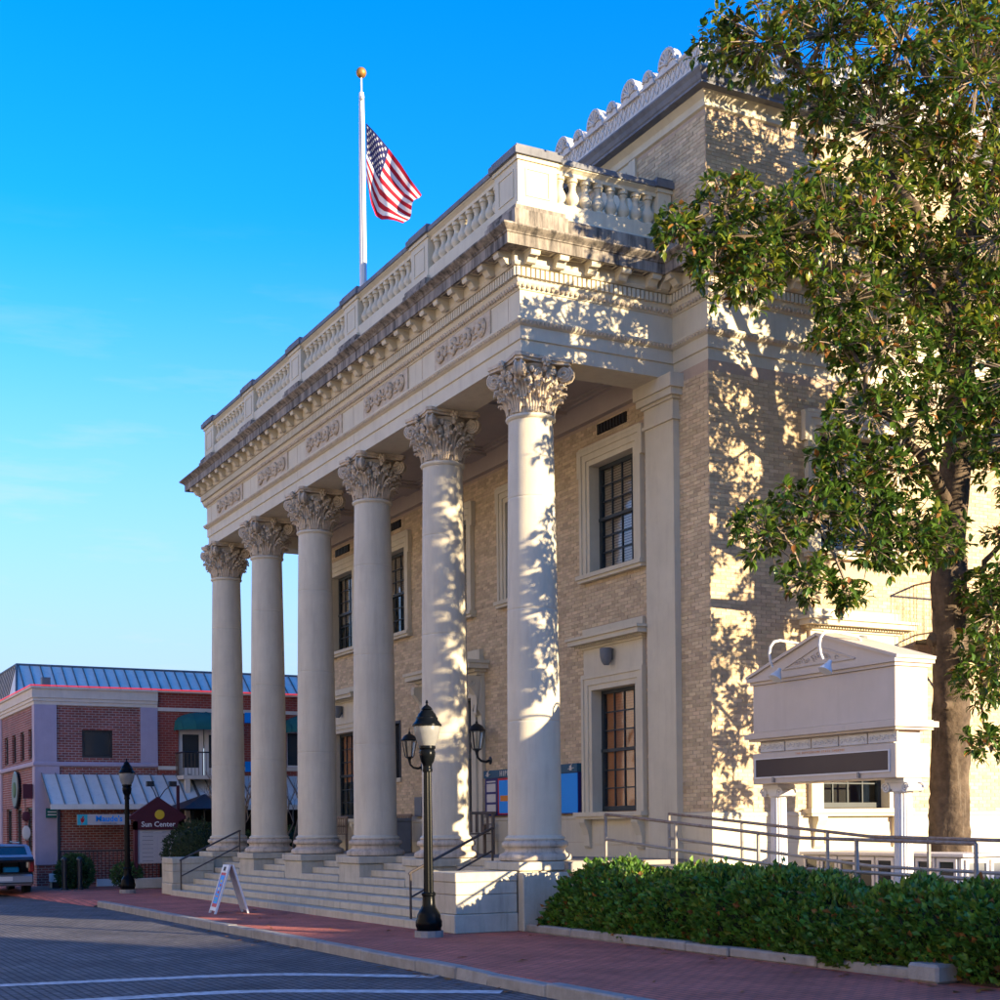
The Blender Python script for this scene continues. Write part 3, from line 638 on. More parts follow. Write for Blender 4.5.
def col_capital():
    m = MB(); zb = 8.445
    m.lathe([(.365, 0), (.36, .25), (.37, .5), (.42, .72), (.47, .78), (.40, .80)], 0, 0, zb, 32)
    for k in range(32):     # tongues above the necking ring
        a = 2*pi*k/32; m.tube([(.366*cos(a), .366*sin(a), zb+.0), (.368*cos(a), .368*sin(a), zb+.24)], .014, 5)
    for k in range(8): finger_leaf(m, pi/8+k*pi/4, zb+.02, .34, .20, .385, .13)
    for k in range(8): finger_leaf(m, k*pi/4, zb+.10, .46, .20, .39, .18)
    for k in range(16): acanthus(m, (k+.5)*pi/8, zb+.38, .19, .14, .43, .12, .07, 7, 2)
    for k in range(4):      # diagonal scrolls under the corners of the top slab
        a = pi/4+k*pi/2; ca, sa = cos(a), sin(a); c = (.60, .655)
        for s in (-1, 1):
            pts = []
            for q in range(30):
                t = q/29*2.6*2*pi; rad = .135*(1-t/(2.6*2*pi)*.82); r = c[0]-rad*cos(t+2.2)*1.0; z = c[1]+rad*sin(t+2.2); o = s*(.05+.035*q/29)
                pts.append((ca*r-sa*o, sa*r+ca*o, zb+z))
            m.tube(pts, .024, 6)
        V = []; n = 16
        for s in (-1, 1):
            for q in range(n): t = 2*pi*q/n; r = c[0]+.115*cos(t); z = c[1]+.115*sin(t); V.append((ca*r-sa*s*.062, sa*r+ca*s*.062, zb+z))
        m.add(V, [tuple(range(n)), tuple(range(n, 2*n))[::-1]]+[(q, (q+1) % n, n+(q+1) % n, n+q) for q in range(n)])
        m.tube([(ca*.40, sa*.40, zb+.36), (ca*.43, sa*.43, zb+.52), (ca*.50, sa*.50, zb+.70), (ca*.60, sa*.60, zb+.785)], [.04, .045, .05, .05], 6)
        # flower and small scrolls in the middle of each face
        b = k*pi/2; cb, sb = cos(b), sin(b)
        for s in (-1, 1):
            pts = []
            for q in range(18):
                t = q/17*2*pi*1.6; rad = .075*(1-q/17*.75); o = s*(.10+rad*cos(t)); z = .62+rad*sin(t); pts.append((cb*.475-sb*o, sb*.475+cb*o, zb+z))
            m.tube(pts, .018, 5)
        for q in range(6):
            t = q*pi/3; m.ell((cb*.545-sb*.055*cos(t), sb*.545+cb*.055*cos(t), zb+.80+.055*sin(t)), (.038, .038, .038), 6, 4)
        m.ell((cb*.57, sb*.57, zb+.80), (.04, .04, .04), 6, 4); m.ell((cb*.50, sb*.50, zb+.70), (.05, .05, .07), 6, 4)
        for (aa, zz, rr) in ((.32, .58, .05), (-.32, .58, .05), (.55, .5, .045), (-.55, .5, .045), (.2, .47, .04), (-.2, .47, .04), (.45, .68, .05), (-.45, .68, .05)):
            t = b+aa; m.ell((cos(t)*.475, sin(t)*.475, zb+zz), (rr, rr, rr*1.2), 6, 4)
    for (e, z0, z1) in ((.0, .80, .845), (.035, .845, .905)):       # slab with hollowed sides
        P = []
        for k in range(4):
            a0 = pi/4+k*pi/2; a1 = a0+pi/2; d = .69+e
            p0 = (d*cos(a0-.07), d*sin(a0-.07)); p1 = (d*cos(a0+.07), d*sin(a0+.07)); q1 = (d*cos(a1-.07), d*sin(a1-.07)); P.append(p1)
            cx, cy = cos((a0+a1)/2)*(.40+e), sin((a0+a1)/2)*(.40+e)
            for t in (.2, .4, .6, .8): P.append(((1-t)**2*p1[0]+2*t*(1-t)*cx+t*t*q1[0], (1-t)**2*p1[1]+2*t*(1-t)*cy+t*t*q1[1]))
            P.append(q1)
        m.extrude(P, lambda a, b, d: (a, b, d), zb+z0, zb+z1)
    return m.mesh('capital', CARVED, True, 50)
sm, bmh, cm = col_shaft(), col_base(), col_capital()
for i in range(NC):
    c = put('column', sm, theatre, (-S*i, 0, 0)); put('base', bmh, c); put('capital', cm, c, rz=0)

# ------------------------------------------------------------------ entablature
m = MB()
# beam over the columns (three sides) and its soffit, ends on the wall
PP = [(HL, WY), (HL, -H), (H, -H), (H, WY)]
m.sweep(PATH, [(-.03, 9.35), (-.03, 9.60), (-.012, 9.605), (0, 9.61), (0, 9.82)])
m.sweep(PATH, [(0, 9.955), (0, 10.40)])
m.sweep(PP, [(-.80, 9.75), (-.80, 9.42), (-.78, 9.42), (-.78, 9.35), (-.03, 9.35)])
ent = m.build('entablature', STONE, theatre)
m = MB(); m.sweep(PATH, [(0, 9.82), (.03, 9.835), (.055, 9.86), (.085, 9.90), (.085, 9.93), (.0, 9.955)]); m.build('architrave_moulding', STONE, ent)
def along(path, pitch, inset=0.0):
    """positions along each straight stretch, with the stretch's outward normal"""
    res = []
    for a, b in zip(path, path[1:]):
        dx, dy = b[0]-a[0], b[1]-a[1]; l = sqrt(dx*dx+dy*dy); tx, ty = dx/l, dy/l; n = max(1, round((l-2*inset)/pitch)); p = (l-2*inset)/n
        for k in range(n+1): q = inset+k*p; res.append((a[0]+tx*q, a[1]+ty*q, tx, ty, ty, -tx, k in (0, n)))
    return res
VIS = [(HL, -H), (H, -H), (H, WY), (XC, WY), (XC, 12.0)]
def offs(path, o):
    b = MB(); b.sweep(path, [(o, 0)]); return [(p[0], p[1]) for p in b.v]
lm = MB()
for (x, y, tx, ty, nx, ny, e) in along(offs(VIS, .055), .075):
    c = Vector((x+nx*.012, y+ny*.012, 9.875)); lm.add([c+Vector((tx*.03, ty*.03, 0)), c+Vector((0, 0, .03)), c-Vector((tx*.03, ty*.03, 0)), c-Vector((0, 0, .045)), c+Vector((nx*.03, ny*.03, .012))], [(0, 1, 4), (1, 2, 4), (2, 3, 4), (3, 0, 4)])
stuff(lm.build('leaf_ornament', CARVED, ent))
m = MB(); m.sweep(PATH, [(0, 10.40), (.02, 10.40), (.03, 10.42), (.085, 10.50), (.095, 10.53), (.105, 10.55), (.105, 10.72), (.17, 10.725), (.185, 10.745), (.20, 10.77), (.20, 10.93)]); m.build('bed_moulding', STONE, ent)
eg = MB()
for (x, y, tx, ty, nx, ny, e) in along(offs(VIS, .05), .09): eg.ell((x+nx*.012, y+ny*.012, 10.462), (.034, .034, .045), 6, 4)
stuff(eg.build('egg_ornament', CARVED, ent))
de = MB()
for (x, y, tx, ty, nx, ny, e) in along(offs(VIS, .105), .088):
    de.obox((x+nx*.03, y+ny*.03, 10.633), (tx*.029, ty*.029, 0), (nx*.034, ny*.034, 0), (0, 0, .072))
stuff(de.build('dentil', STONE, ent))
# relief panels over each bay
def relief():
    rg = random.Random(11); m = MB(); wd, hz = 1.05, .165
    m.box(-wd-.04, wd+.04, -.03, .01, -hz-.045, hz+.045)
    for k, x in enumerate((-.80, -.27, .27, .80)):
        for q in range(7):
            t = 2*pi*q/7+.3*k; m.ell((x+.10*cos(t), -.055, .10*sin(t)), (.062, .045, .062), 7, 4)
        m.ell((x, -.09, 0), (.055, .04, .055), 7, 4)
        pts = [(x+.155*cos(t), -.05, .155*sin(t)) for t in [pi*(.2+.12*j)+k for j in range(9)]]; m.tube(pts, .016, 5)
    for x in (-.54, 0, .54):
        for s in (-1, 1):
            pts = [(x+.115*s*(1-t/6.5)*cos(t*s), -.04, .115*(1-t/6.5)*sin(t)) for t in [j*.42 for j in range(13)]]; m.tube(pts, .017, 5)
        for q in range(6):
            t = rg.uniform(0, 2*pi); m.ell((x+.09*cos(t), -.045, .11*sin(t)), (.05, .03, .025), 6, 4)
    return m.mesh('relief_panel', CARVED, True, 60)
rm = relief()
for b in range(5): put('relief_panel', rm, ent, (-S*(b+.5), -H, 10.177))
jm = MB()
for b in range(11):
    x = XL+S*.5*b; 
    if b % 2 == 0: jm.box(x-.004, x+.004, -H-.004, -H+.01, 9.96, 10.39); jm.box(x-.004, x+.004, -H-.004+.0, -H+.03, 9.62, 9.81)
jm.build('stone_joint', MORTAR, ent)
# cornice
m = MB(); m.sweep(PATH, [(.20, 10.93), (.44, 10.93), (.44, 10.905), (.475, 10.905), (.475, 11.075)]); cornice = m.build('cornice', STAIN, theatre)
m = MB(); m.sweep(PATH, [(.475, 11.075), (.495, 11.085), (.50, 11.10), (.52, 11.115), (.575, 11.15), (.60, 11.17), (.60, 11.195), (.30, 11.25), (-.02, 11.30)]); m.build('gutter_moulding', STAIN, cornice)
def modil():
    m = MB(); P = [(0, .155), (0, -.02), (.04, -.045), (.09, -.03), (.12, .02), (.15, .055), (.19, .06), (.215, .05), (.235, .07), (.24, .10), (.235, .155)]
    m.extrude(P, lambda a, b, d: (d, -a, b), -.085, .085); m.box(-.105, .105, -.252, 0, .125, .157)
    for s in (-1, 1): m.add([(s*.088, -.045+.055*cos(t), .02+.055*sin(t)) for t in [2*pi*k/10 for k in range(10)]], [tuple(range(10))])
    return m.mesh('modillion', STONE, True, 40)
mm_ = modil()
for a, b in zip(VIS, VIS[1:]):
    dx, dy = b[0]-a[0], b[1]-a[1]; l = sqrt(dx*dx+dy*dy); tx, ty = dx/l, dy/l; n = max(1, round(l/.565)); p = l/n
    for k in range(n+1):
        if l < 1.2 and k in (0,): continue
        if l > 1.2 and k == 0 and a == (H, -H): q = .06
        else: q = k*p
        if k == n and b in ((H, WY),): q = l-.34
        if k == 0 and a == (XC, WY): q = .06
        o = put('modillion', mm_, cornice, (a[0]+tx*q+ty*.20, a[1]+ty*q-tx*.20, 10.775)); o.rotation_euler = (0, 0, atan2(ty, tx))
# coffer frames in the soffit between the brackets
cf = MB()
for a, b in ((VIS[0], VIS[1]), (VIS[1], VIS[2])):
    dx, dy = b[0]-a[0], b[1]-a[1]; l = sqrt(dx*dx+dy*dy); tx, ty = dx/l, dy/l; n = round(l/.565); p = l/n
    for k in range(n):
        q = (k+.5)*p; c = (a[0]+tx*q+ty*.325, a[1]+ty*q-tx*.325)
        for s in (-1, 1):
            cf.obox((c[0]+tx*s*.12, c[1]+ty*s*.12, 10.922), (tx*.012, ty*.012, 0), (ty*.09, -tx*.09, 0), (0, 0, .007))
            cf.obox((c[0]+ty*s*.08, c[1]-tx*s*.08, 10.922), (tx*.107, ty*.107, 0), (ty*.012, -tx*.012, 0), (0, 0, .0065))
stuff(cf.build('soffit_coffer', STONE, cornice))

# portico ceiling and the plain band at the top of the wall inside
m = MB(); m.box(HL+.78, H-.78, .38, WY, 9.74, 9.80); m.box(HL+.7, H-.7, WY-.10, WY, 9.30, 9.738); m.box(HL+.7, H-.7, WY-.13, WY, 9.28, 9.33)
for i in range(6): m.box(-S*i-.36, -S*i+.36, .385, WY-.1, 9.60, 9.738)
for b in range(5):
    xa, xb = -S*(b+1)+.36, -S*b-.36
    for (e, z) in ((0, 9.66), (.09, 9.70)):
        m.box(xa+e, xb-e, .385+e, .385+e+.09, z, 9.738); m.box(xa+e, xb-e, WY-.1-e-.09, WY-.1-e, z, 9.738)
        m.box(xa+e, xa+e+.09, .385+e+.09, WY-.19-e, z, 9.738); m.box(xb-e-.09, xb-e, .385+e+.09, WY-.19-e, z, 9.738)
m.build('portico_ceiling', SOFFIT, theatre)
m = MB(); m.box(HL+.05, H-.05, -H+.05, WY, 10.95, 11.28); m.build('portico_roof', COPING, theatre)

# ------------------------------------------------------------------ balustrade
PB = [(HL-.02, WY-.02), (HL-.02, -H-.02), (H+.02, -H-.02), (H+.02, WY-.02)]
m = MB(); m.sweep(PB, [(.04, 11.66), (.0, 11.70), (0, 11.93), (-.30, 11.93), (-.30, 11.22)]); bal = m.build('balustrade', STONE, theatre)
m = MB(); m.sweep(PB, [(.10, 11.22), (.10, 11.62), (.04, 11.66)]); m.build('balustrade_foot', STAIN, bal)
m = MB(); m.sweep(PB, [(-.04, 12.44), (-.04, 12.50), (.0, 12.53), (.03, 12.545), (.03, 12.56)]); m.sweep(PB, [(-.30, 12.50), (-.30, 12.44), (-.04, 12.44)]); m.build('rail_moulding', STONE, bal)
m = MB(); m.sweep(PB, [(.03, 12.56), (.055, 12.565), (.055, 12.65), (.02, 12.675), (-.32, 12.675), (-.34, 12.65), (-.34, 12.56), (-.30, 12.50)]); m.build('coping', COPING, bal)
def balm(): return MB().lathe([(.09, 0), (.09, .045), (.06, .05), (.062, .075), (.102, .12), (.113, .17), (.10, .225), (.067, .29), (.054, .34), (.06, .40), (.076, .415), (.076, .43), (.06, .44), (.09, .45), (.09, .512)], 0, 0, 0, 12).mesh('baluster', STONE, True, 50)
bme = balm()
def ped(xa, xb, ya, yb, nm='pedestal'):
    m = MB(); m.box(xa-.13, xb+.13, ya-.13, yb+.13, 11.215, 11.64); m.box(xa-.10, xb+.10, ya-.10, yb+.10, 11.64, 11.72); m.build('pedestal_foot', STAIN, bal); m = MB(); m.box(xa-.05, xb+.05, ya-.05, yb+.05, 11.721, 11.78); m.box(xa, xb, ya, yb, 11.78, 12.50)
    m.box(xa-.03, xb+.03, ya-.03, yb+.03, 12.50, 12.57)
    o = m.build(nm, STONE, bal)
    f = MB(); y = ya-.001
    for (a, b, c, d) in ((xa+.14, xb-.14, 11.93, 11.955), (xa+.14, xb-.14, 12.365, 12.39), (xa+.14, xa+.165, 11.955, 12.365), (xb-.165, xb-.14, 11.955, 12.365)): f.box(a, b, y-.012, y, c, d)
    if xb > H: 
        for (a, b, c, d) in ((ya+.14, yb-.14, 11.93, 11.955), (ya+.14, yb-.14, 12.365, 12.39), (ya+.14, ya+.165, 11.955, 12.365), (yb-.165, yb-.14, 11.955, 12.365)): f.box(xb+.001, xb+.013, a, b, c, d)
    f.build('panel_frame', STONE, bal)
    m = MB(); m.box(xa-.08, xb+.08, ya-.08, yb+.08, 12.57, 12.68); m.box(xa-.04, xb+.04, ya-.04, yb+.04, 12.68, 12.735); m.build('pedestal_coping', COPING, bal)
for i in range(NC):
    xa, xb = -S*i-.37, -S*i+.37
    if i == 0: xb = H+.035
    if i == 5: xa = HL-.035
    ped(xa, xb, -H-.035, .30)
ped(.05, H+.037, 2.3, WY-.03); ped(HL-.037, XL-.05+.02, 2.3, WY-.03)
for b in range(5):
    n = 10
    for k in range(n):
        put('baluster', bme, bal, (-S*b-.37-(S-.74)*(k+.5)/n, -H+.13-.02, 11.93))
for k in range(8):
    y = .30+(2.3-.30)*(k+.5)/8
    put('baluster', bme, bal, (H-.13+.02, y, 11.93)); put('baluster', bme, bal, (HL+.13-.02, y, 11.93))

# ------------------------------------------------------------------ attic crown
AP = [(XCL, BY), (XCL, WY), (XC, WY), (XC, BY)]
m = MB(); m.sweep(AP, [(.0, 13.58), (.05, 13.60), (.05, 13.66), (.03, 13.67), (.03, 13.74), (.09, 13.80), (.12, 13.83)]); ac = m.build('attic_cornice', STONE, theatre)
m = MB(); m.sweep(AP, [(.12, 13.83), (.26, 13.84), (.26, 13.88), (.28, 13.9), (.31, 13.97), (.36, 14.03), (.36, 14.06), (.20, 14.08)]); m.build('attic_gutter', COPING, ac)
m = MB(); m.sweep(AP, [(.31, 14.07), (.31, 14.14), (.27, 14.16), (.27, 14.42), (.30, 14.44), (.30, 14.48), (.12, 14.48), (.12, 14.07)]); crest = m.build('roof_crest', CREST, theatre)
lt = MB()
for (x, y, tx, ty, nx, ny, e) in along(offs([(-6, WY), (XC, WY), (XC, 9)], .275), .15):
    for s in (-1, 1): lt.obox((x, y, 14.29), (tx*.07+0, ty*.07, s*.12), (nx*.012, ny*.012, 0), (tx*.008, ty*.008, -s*.006))
    lt.ell((x, y, 14.29), (.03, .03, .03), 6, 4)
lt.build('lattice_ornament', CREST, crest)
def antefix(big):
    m = MB(); r = .245 if big else .14; zc = .0; P = [(-r-.04, -.1), (r+.04, -.1)]+[((r+.0)*cos(t), zc+r*1.15*sin(t)) for t in [pi*k/14 for k in range(15)]]
    m.extrude(P, lambda a, b, d: (a, d, b), -.03, .12)
    for k in range(7):
        t = pi*(k+.5)/7; m.tube([(.04*cos(t), -.035, .02+.04*sin(t)), (r*.78*cos(t), -.05, r*.9*sin(t))], [.012, .028 if big else .018], 5)
    m.tube([(r*.93*cos(t), -.03, r*1.07*sin(t)) for t in [pi*k/14 for k in range(15)]], .03, 6); m.ell((0, -.05, .02), (.05, .04, .05), 6, 4)
    return m.mesh('antefix', CREST, True, 50)
ab, as_ = antefix(True), antefix(False)
for k in range(17):
    big = k % 2 == 0; put('antefix', ab if big else as_, crest, (.79-.585*k, WY-.30, 14.50))
for k in range(12):
    big = k % 2 == 0; put('antefix', ab if big else as_, crest, (XC+.30, WY+.35+.585*k, 14.50), pi/2)
m = MB(); 
for z0, z1, a, b in ((12.7, 13.58, -.85, -.64), (12.7, 13.58, -1.75, -1.55)): m.box(a, b, WY-.05, WY, 11.3, z1)
m.box(-1.55, -.85, WY-.02, WY-.0, 11.3, 13.58); m.box(-1.45, -.95, WY-.05, WY-.02, 12.8, 13.45); m.build('attic_panel', STONE, theatre)

# ------------------------------------------------------------------ things on and around the portico
def lantern():
    m = MB(); m.lathe([(.05, 0), (.10, .03), (.10, .05)], 0, 0, 0, 6); m.lathe([(.19, .42), (.20, .44), (.17, .47), (.13, .53), (.07, .57), (.03, .59), (.03, .62), (.012, .64), (.012, .72)], 0, 0, 0, 12)
    for k in range(6): a = pi/3*k; m.tube([(.10*cos(a), .10*sin(a), .05), (.17*cos(a), .17*sin(a), .42)], .012, 4)
    m.tube([(0, .30, -.20), (0, .22, -.23), (0, .1, -.21), (0, .02, -.14), (0, 0, -.05), (0, 0, .0)], [.03, .028, .026, .026, .035, .045], 8)
    m2 = MB(); m2.lathe([(.085, .05), (.15, .415)], 0, 0, 0, 6); m3 = MB(); m3.lathe([(.07, 0), (.09, .01), (.05, .03)], 0, 0, 0, 12)
    m3.v = [(x, .33-z, y-.2) for x, y, z in m3.v]
    return m.mesh('bracket', IRON, True), m2.mesh('glass', PANE), m3.mesh('wall_plate', IRON)
lb, lg, lp = lantern()
for x, lab in ((-6.55, 'black iron wall lantern on curled arm right of the theatre door'), (-10.05, 'black iron wall lantern on curled arm left of the theatre door')):
    t = thing('wall_lantern', lab, 'lantern', (x, WY-.33, 3.3), 0, 'lanterns beside the theatre door')
    put('bracket', lb, t); put('glass', lg, t); put('wall_plate', lp, t)
# poster case
t = thing('poster_case', 'wall case of theatre posters under a teal header behind the nearest column', 'poster board', (-4.68, WY-.05, 1.91))
MB().box(-1.93, 1.93, -.05, .05, 0, .96).build('case', NAVY, t)
hd = MB().box(-1.95, 1.95, -.08, .05, .80, .965).build('header', TEALB, t)
put_text('lettering', 'HIPPODROME   THEATRE', .155, PAPER, hd, (0, -.085, .83), bold=.004, space=1.45)
for x in (-1.75, 1.72):
    m = MB(); m.box(-.05, .03, 0, .006, 0, .09); m.tube([(.0, 0, .09), (.06, 0, .13)], .012, 4); m.tube([(-.1, 0, .03), (.12, 0, .045)], .008, 4); m.build('emblem', PAPER, hd, loc=(x, -.088, .835))
for (a, b, mm) in ((-1.92, -1.36, NAVY), (-1.34, -.72, REDP), (-.70, -.02, CYAN), (0, .62, REDP), (.64, 1.08, NAVY), (1.10, 1.92, BLUEP)):
    p = MB().box(a, b, -.062, -.05, .02, .785).build('poster', mm, t)
    if mm is NAVY:
        for k in range(3): MB().box(a+.08, b-.08, -.066, -.062, .07+.22*k, .24+.22*k).build('notice', PAPER, p)
        MB().box(a+.08, b-.08, -.066, -.062, .71, .74).build('title_strip', PAPER, p)
    elif mm is REDP: 
        MB().box(a+.06, b-.05, -.066, -.062, .05, .74).build('picture', BLUEP, p); MB().box(a+.12, b-.12, -.069, -.066, .3, .42).build('print', ORANGE, p)
# benches and bins in the portico
def bench(loc, rz, lab):
    t = thing('bench', lab, 'bench', loc, rz, 'benches in the portico')
    for k in range(4): MB().cbox(-.7, .7, -.2+.11*k, -.11+.11*k, .42, .45, .006).build('seat_slat', WOOD, t)
    for k in range(11): MB().cbox(-.68+k*.13, -.62+k*.13, .235, .255, .46, .84, .004).build('back_slat', WOOD, t)
    MB().cbox(-.72, .72, .22, .27, .84, .90, .008).build('back_rail', WOOD, t)
    for sx in (-1, 1):
        MB().cbox(sx*.66-.03, sx*.66+.03, -.2, -.14, 0, .62, .006).build('leg', WOOD, t); MB().cbox(sx*.66-.03, sx*.66+.03, .2, .26, 0, .86, .006).build('leg', WOOD, t)
        MB().cbox(sx*.66-.04, sx*.66+.04, -.24, .25, .62, .65, .006).build('arm_rest', WOOD, t)
bench((-10.9, 2.12, FLOOR), 0, 'slatted wooden bench by the wall left of the door')
bench((-14.9, 2.1, FLOOR), 0, 'slatted wooden bench under the far lower window')
bench((-6.35, 1.75, FLOOR), -pi/2, 'slatted wooden bench by the wall right of the door')
t = thing('waste_bin', 'grey square waste bin beside the wooden bench in portico', 'bin', (-9.62, 1.8, FLOOR))
MB().cbox(-.2, .2, -.2, .2, 0, .72, .02).build('body', GREYBOX, t); MB().cbox(-.22, .22, -.22, .22, .72, .80, .02).build('lid', GREYBOX, t)
t = thing('planter_urn', 'dark round urn with a dry plant near the theatre door', 'urn', (-6.75, 1.3, FLOOR))
MB().lathe([(.14, 0), (.16, .03), (.08, .08), (.1, .12), (.2, .24), (.23, .36), (.25, .38), (.22, .39)], 0, 0, 0, 16).build('bowl', IRON, t, True)
m = MB(); rg = random.Random(4)
for k in range(26): a = rg.uniform(0, 6.28); m.tube([(0, 0, .36), (.1*cos(a), .1*sin(a), .5), (.2*cos(a), .2*sin(a), .5+rg.uniform(-.1, .16))], [.008, .008, .003], 3)
m.build('plant', TWIG, t)
# flood lights under the ceiling behind the capitals
for i in range(4):
    t = thing('flood_light', ('black flood light under the portico ceiling behind the nearest capital', 'black flood light under the portico ceiling behind the second capital', 'black flood light under the portico ceiling behind the third capital', 'black flood light under the portico ceiling behind the fourth capital')[i], 'light', (-S*i-1.05, .9, 9.28), 0, 'flood lights under the portico ceiling')
    MB().lathe([(.05, .28), (.09, .25), (.17, .16), (.22, .06), (.23, 0), (.20, .01)][::-1], 0, 0, 0, 16).build('shade', IRON, t, True); MB().tube([(0, 0, .25), (0, 0, .46)], .02, 6).build('stem', IRON, t)
# stair handrails
def handrail(x, lab):
    t = thing('stair_handrail', lab, 'handrail', (x, 0, 0), 0, 'handrails on the front steps')
    y0, y1 = -1.68, -.12; h = .80; zb0, zb1 = R8, FLOOR
    MB().tube([(0, y0, 0), (0, y0, zb0+h-.02)], .022, 8).build('post', BRONZE, t); MB().tube([(0, y1, zb1-.3), (0, y1, zb1+h-.25)], .022, 8).build('post', BRONZE, t)
    MB().tube([(0, y0-.03, zb0+h-.05), (0, y0, zb0+h-.02), (0, y1, zb1+h-.25), (0, y1+.03, zb1+h-.26)], .024, 8).build('rail', BRONZE, t)
    MB().tube([(0, y0, zb0+h*.45), (0, y1, zb1+h*.45-.2)], .018, 8).build('rail', BRONZE, t)
handrail(-1.30, 'brown metal handrail on the steps beside the street lamp'); handrail(-15.6, 'brown metal handrail at the far end of the steps')

# flagpole and flag
FP = (XL/2, .55)
t = thing('flagpole', 'white flagpole with gold ball rising from the portico roof', 'flagpole', (FP[0], FP[1], 11.28))
MB().lathe([(.13, 0), (.13, .1), (.085, .12), (.08, 3), (.068, 5.5), (.056, 6.55), (.05, 6.6)], 0, 0, 0, 16).build('pole', WHITE, t, True)
MB().tube([(0, 0, 6.6), (0, 0, 6.95)], .02, 6).build('spindle', WHITE, t); MB().ell((0, 0, 7.04), (.115, .115, .115), 16, 10).build('ball', GOLD, t, True)
MB().tube([(.1, -.02, .3), (.09, -.02, 6.4)], .008, 4).build('halyard', WHITE, t); MB().ell((.09, -.02, 6.45), (.05, .05, .05), 8, 5).build('pulley', WHITE, t)
fl = thing('flag', 'national flag with stars and red and white stripes hanging from flagpole', 'flag', (FP[0], FP[1], 17.2))
fe = Vector((.62, .78, 0)).normalized(); fn = Vector((fe.y, -fe.x, 0))
def lerpc(pts, t):
    for a, b in zip(pts, pts[1:]):
        if t <= b[0]: q = (t-a[0])/(b[0]-a[0]); return (a[1]+(b[1]-a[1])*q, a[2]+(b[2]-a[2])*q)
    return pts[-1][1:]
def flagp(u, v, off=0):
    T = lerpc([(0, .10, 0), (.2, .34, -.28), (.4, .60, -.60), (.6, .87, -.98), (.8, 1.10, -1.36), (1, 1.32, -1.66)], u)
    B = lerpc([(0, .10, -1.25), (.15, .16, -1.55), (.3, .20, -1.80), (.45, .27, -2.02), (.6, .42, -2.15), (.8, .66, -2.24), (1, .93, -2.31)], u)
    x = T[0]*(1-v)+B[0]*v; z = T[1]*(1-v)+B[1]*v
    d = .085*sin(2*pi*(u*1.5-v*1.1)+.6)*min(1, u*2.5)+.06*sin(2*pi*(v*1.7+u*.6))*min(1, u*2)+off
    p = fe*x+fn*d; return Vector((p.x, p.y, z))
NU, NV = 40, 39; m = MB(); V = [flagp(i/NU, j/NV) for i in range(NU+1) for j in range(NV+1)]; F = []; MI = []
for i in range(NU):
    for j in range(NV):
        a = i*(NV+1)+j; F.append((a, a+NV+1, a+NV+2, a+1)); s_ = j//3; MI.append(2 if (i < 16 and j < 21) else (0 if s_ % 2 == 0 else 1))
m.add(V, F); m.mi = MI; m.build('cloth', [FRED, FWHITE, FBLUE], fl, True, 0)
stm = MB()
for r in range(9):
    for c in range(6 if r % 2 == 0 else 5):
        u0 = (.033+c*.066+(0 if r % 2 == 0 else .033)); v0 = (r+1)*.0538
        for o in (.006, -.006):
            P = [flagp(u0+.021*cos(t)*rr*.9, v0+.034*sin(t)*rr*.9, o) for k in range(10) for t, rr in [(pi/2+k*pi/5, 1 if k % 2 == 0 else .45)]]
            P.append(flagp(u0, v0, o)); stm.add(P, [(k, (k+1) % 10, 10) for k in range(10)])
stuff(stm.build('stars', FWHITE, fl))

# ------------------------------------------------------------------ marquee sign
mq = thing('marquee_sign', 'cream marquee sign with pediment on two fluted white columns by the ramp', 'sign', (4.36, 2.37, -.03))
hw = 1.57
m = MB(); m.cbox(-hw, hw, 0, .60, 3.12, 3.86, .01); body = m.build('cabinet', SIGNWHITE, mq)
m = MB(); m.box(-hw-.03, hw+.03, -.03, .63, 3.861, 3.91); m.box(-hw-.07, hw+.07, -.07, .67, 3.91, 3.97)
m.extrude([(-hw-.07, 3.971), (hw+.07, 3.971), (0, 4.46)], lambda a, b, d: (a, d, b), -.02, .62)
for s in (-1, 1):
    ang = atan2(.49, hw+.07); L_ = sqrt((hw+.1)**2+.5**2)/2; cx = s*(hw+.10)/2
    m.obox((cx, .30, 4.232), (cos(ang)*L_, 0, -s*sin(ang)*L_), (0, .365, 0), (s*sin(ang)*.022, 0, cos(ang)*.022))
m.build('pediment', SIGNWHITE, mq)
m = MB(); P = [(-.80, 4.04), (.80, 4.04), (0, 4.30)]
for a, b in zip(P, P[1:]+P[:1]): m.tube([(a[0], -.03, a[1]), (b[0], -.03, b[1])], .014, 5)
rg = random.Random(9)
for k in range(16):
    x = rg.uniform(-.5, .5); zc = 4.08+(1-abs(x)/.8)*.11*rg.uniform(.2, 1); m.tube([(x+.05*(1-t/7)*cos(t), -.028, zc+.04*(1-t/7)*sin(t)) for t in [j*.6 for j in range(10)]], .008, 4)
m.build('pediment_scrollwork', SIGNWHITE, mq)
m = MB(); m.box(-hw-.10, hw+.10, -.10, .70, 3.02, 3.10); m.box(-hw-.05, hw+.05, -.05, .65, 3.10, 3.119); m.box(-hw-.05, hw+.05, -.05, .65, 2.985, 3.019); m.build('ledge', SIGNWHITE, mq)
m = MB(); m.box(-hw+.10, hw-.10, .06, .54, 2.80, 2.984); fr_ = m.build('frieze_box', SIGNWHITE, mq)
for k in range(5):
    a = -hw+.13+k*.606; m = MB(); m.cbox(a, a+.575, .035, .06, 2.815, 2.965, .006); rg = random.Random(k)
    for q in range(9): x = a+.05+q*.06; m.tube([(x+.03*(1-t/7)*cos(t), .033, 2.89+.04*(1-t/7)*sin(t)*(1 if q % 2 else -1)) for t in [j*.7 for j in range(9)]], .007, 4)
    m.build('scroll_panel', CREST, mq)
m = MB(); m.cbox(-hw-.01, hw+.01, -.01, .61, 2.32, 2.798, .012); m.build('lower_cabinet', SIGNWHITE, mq)
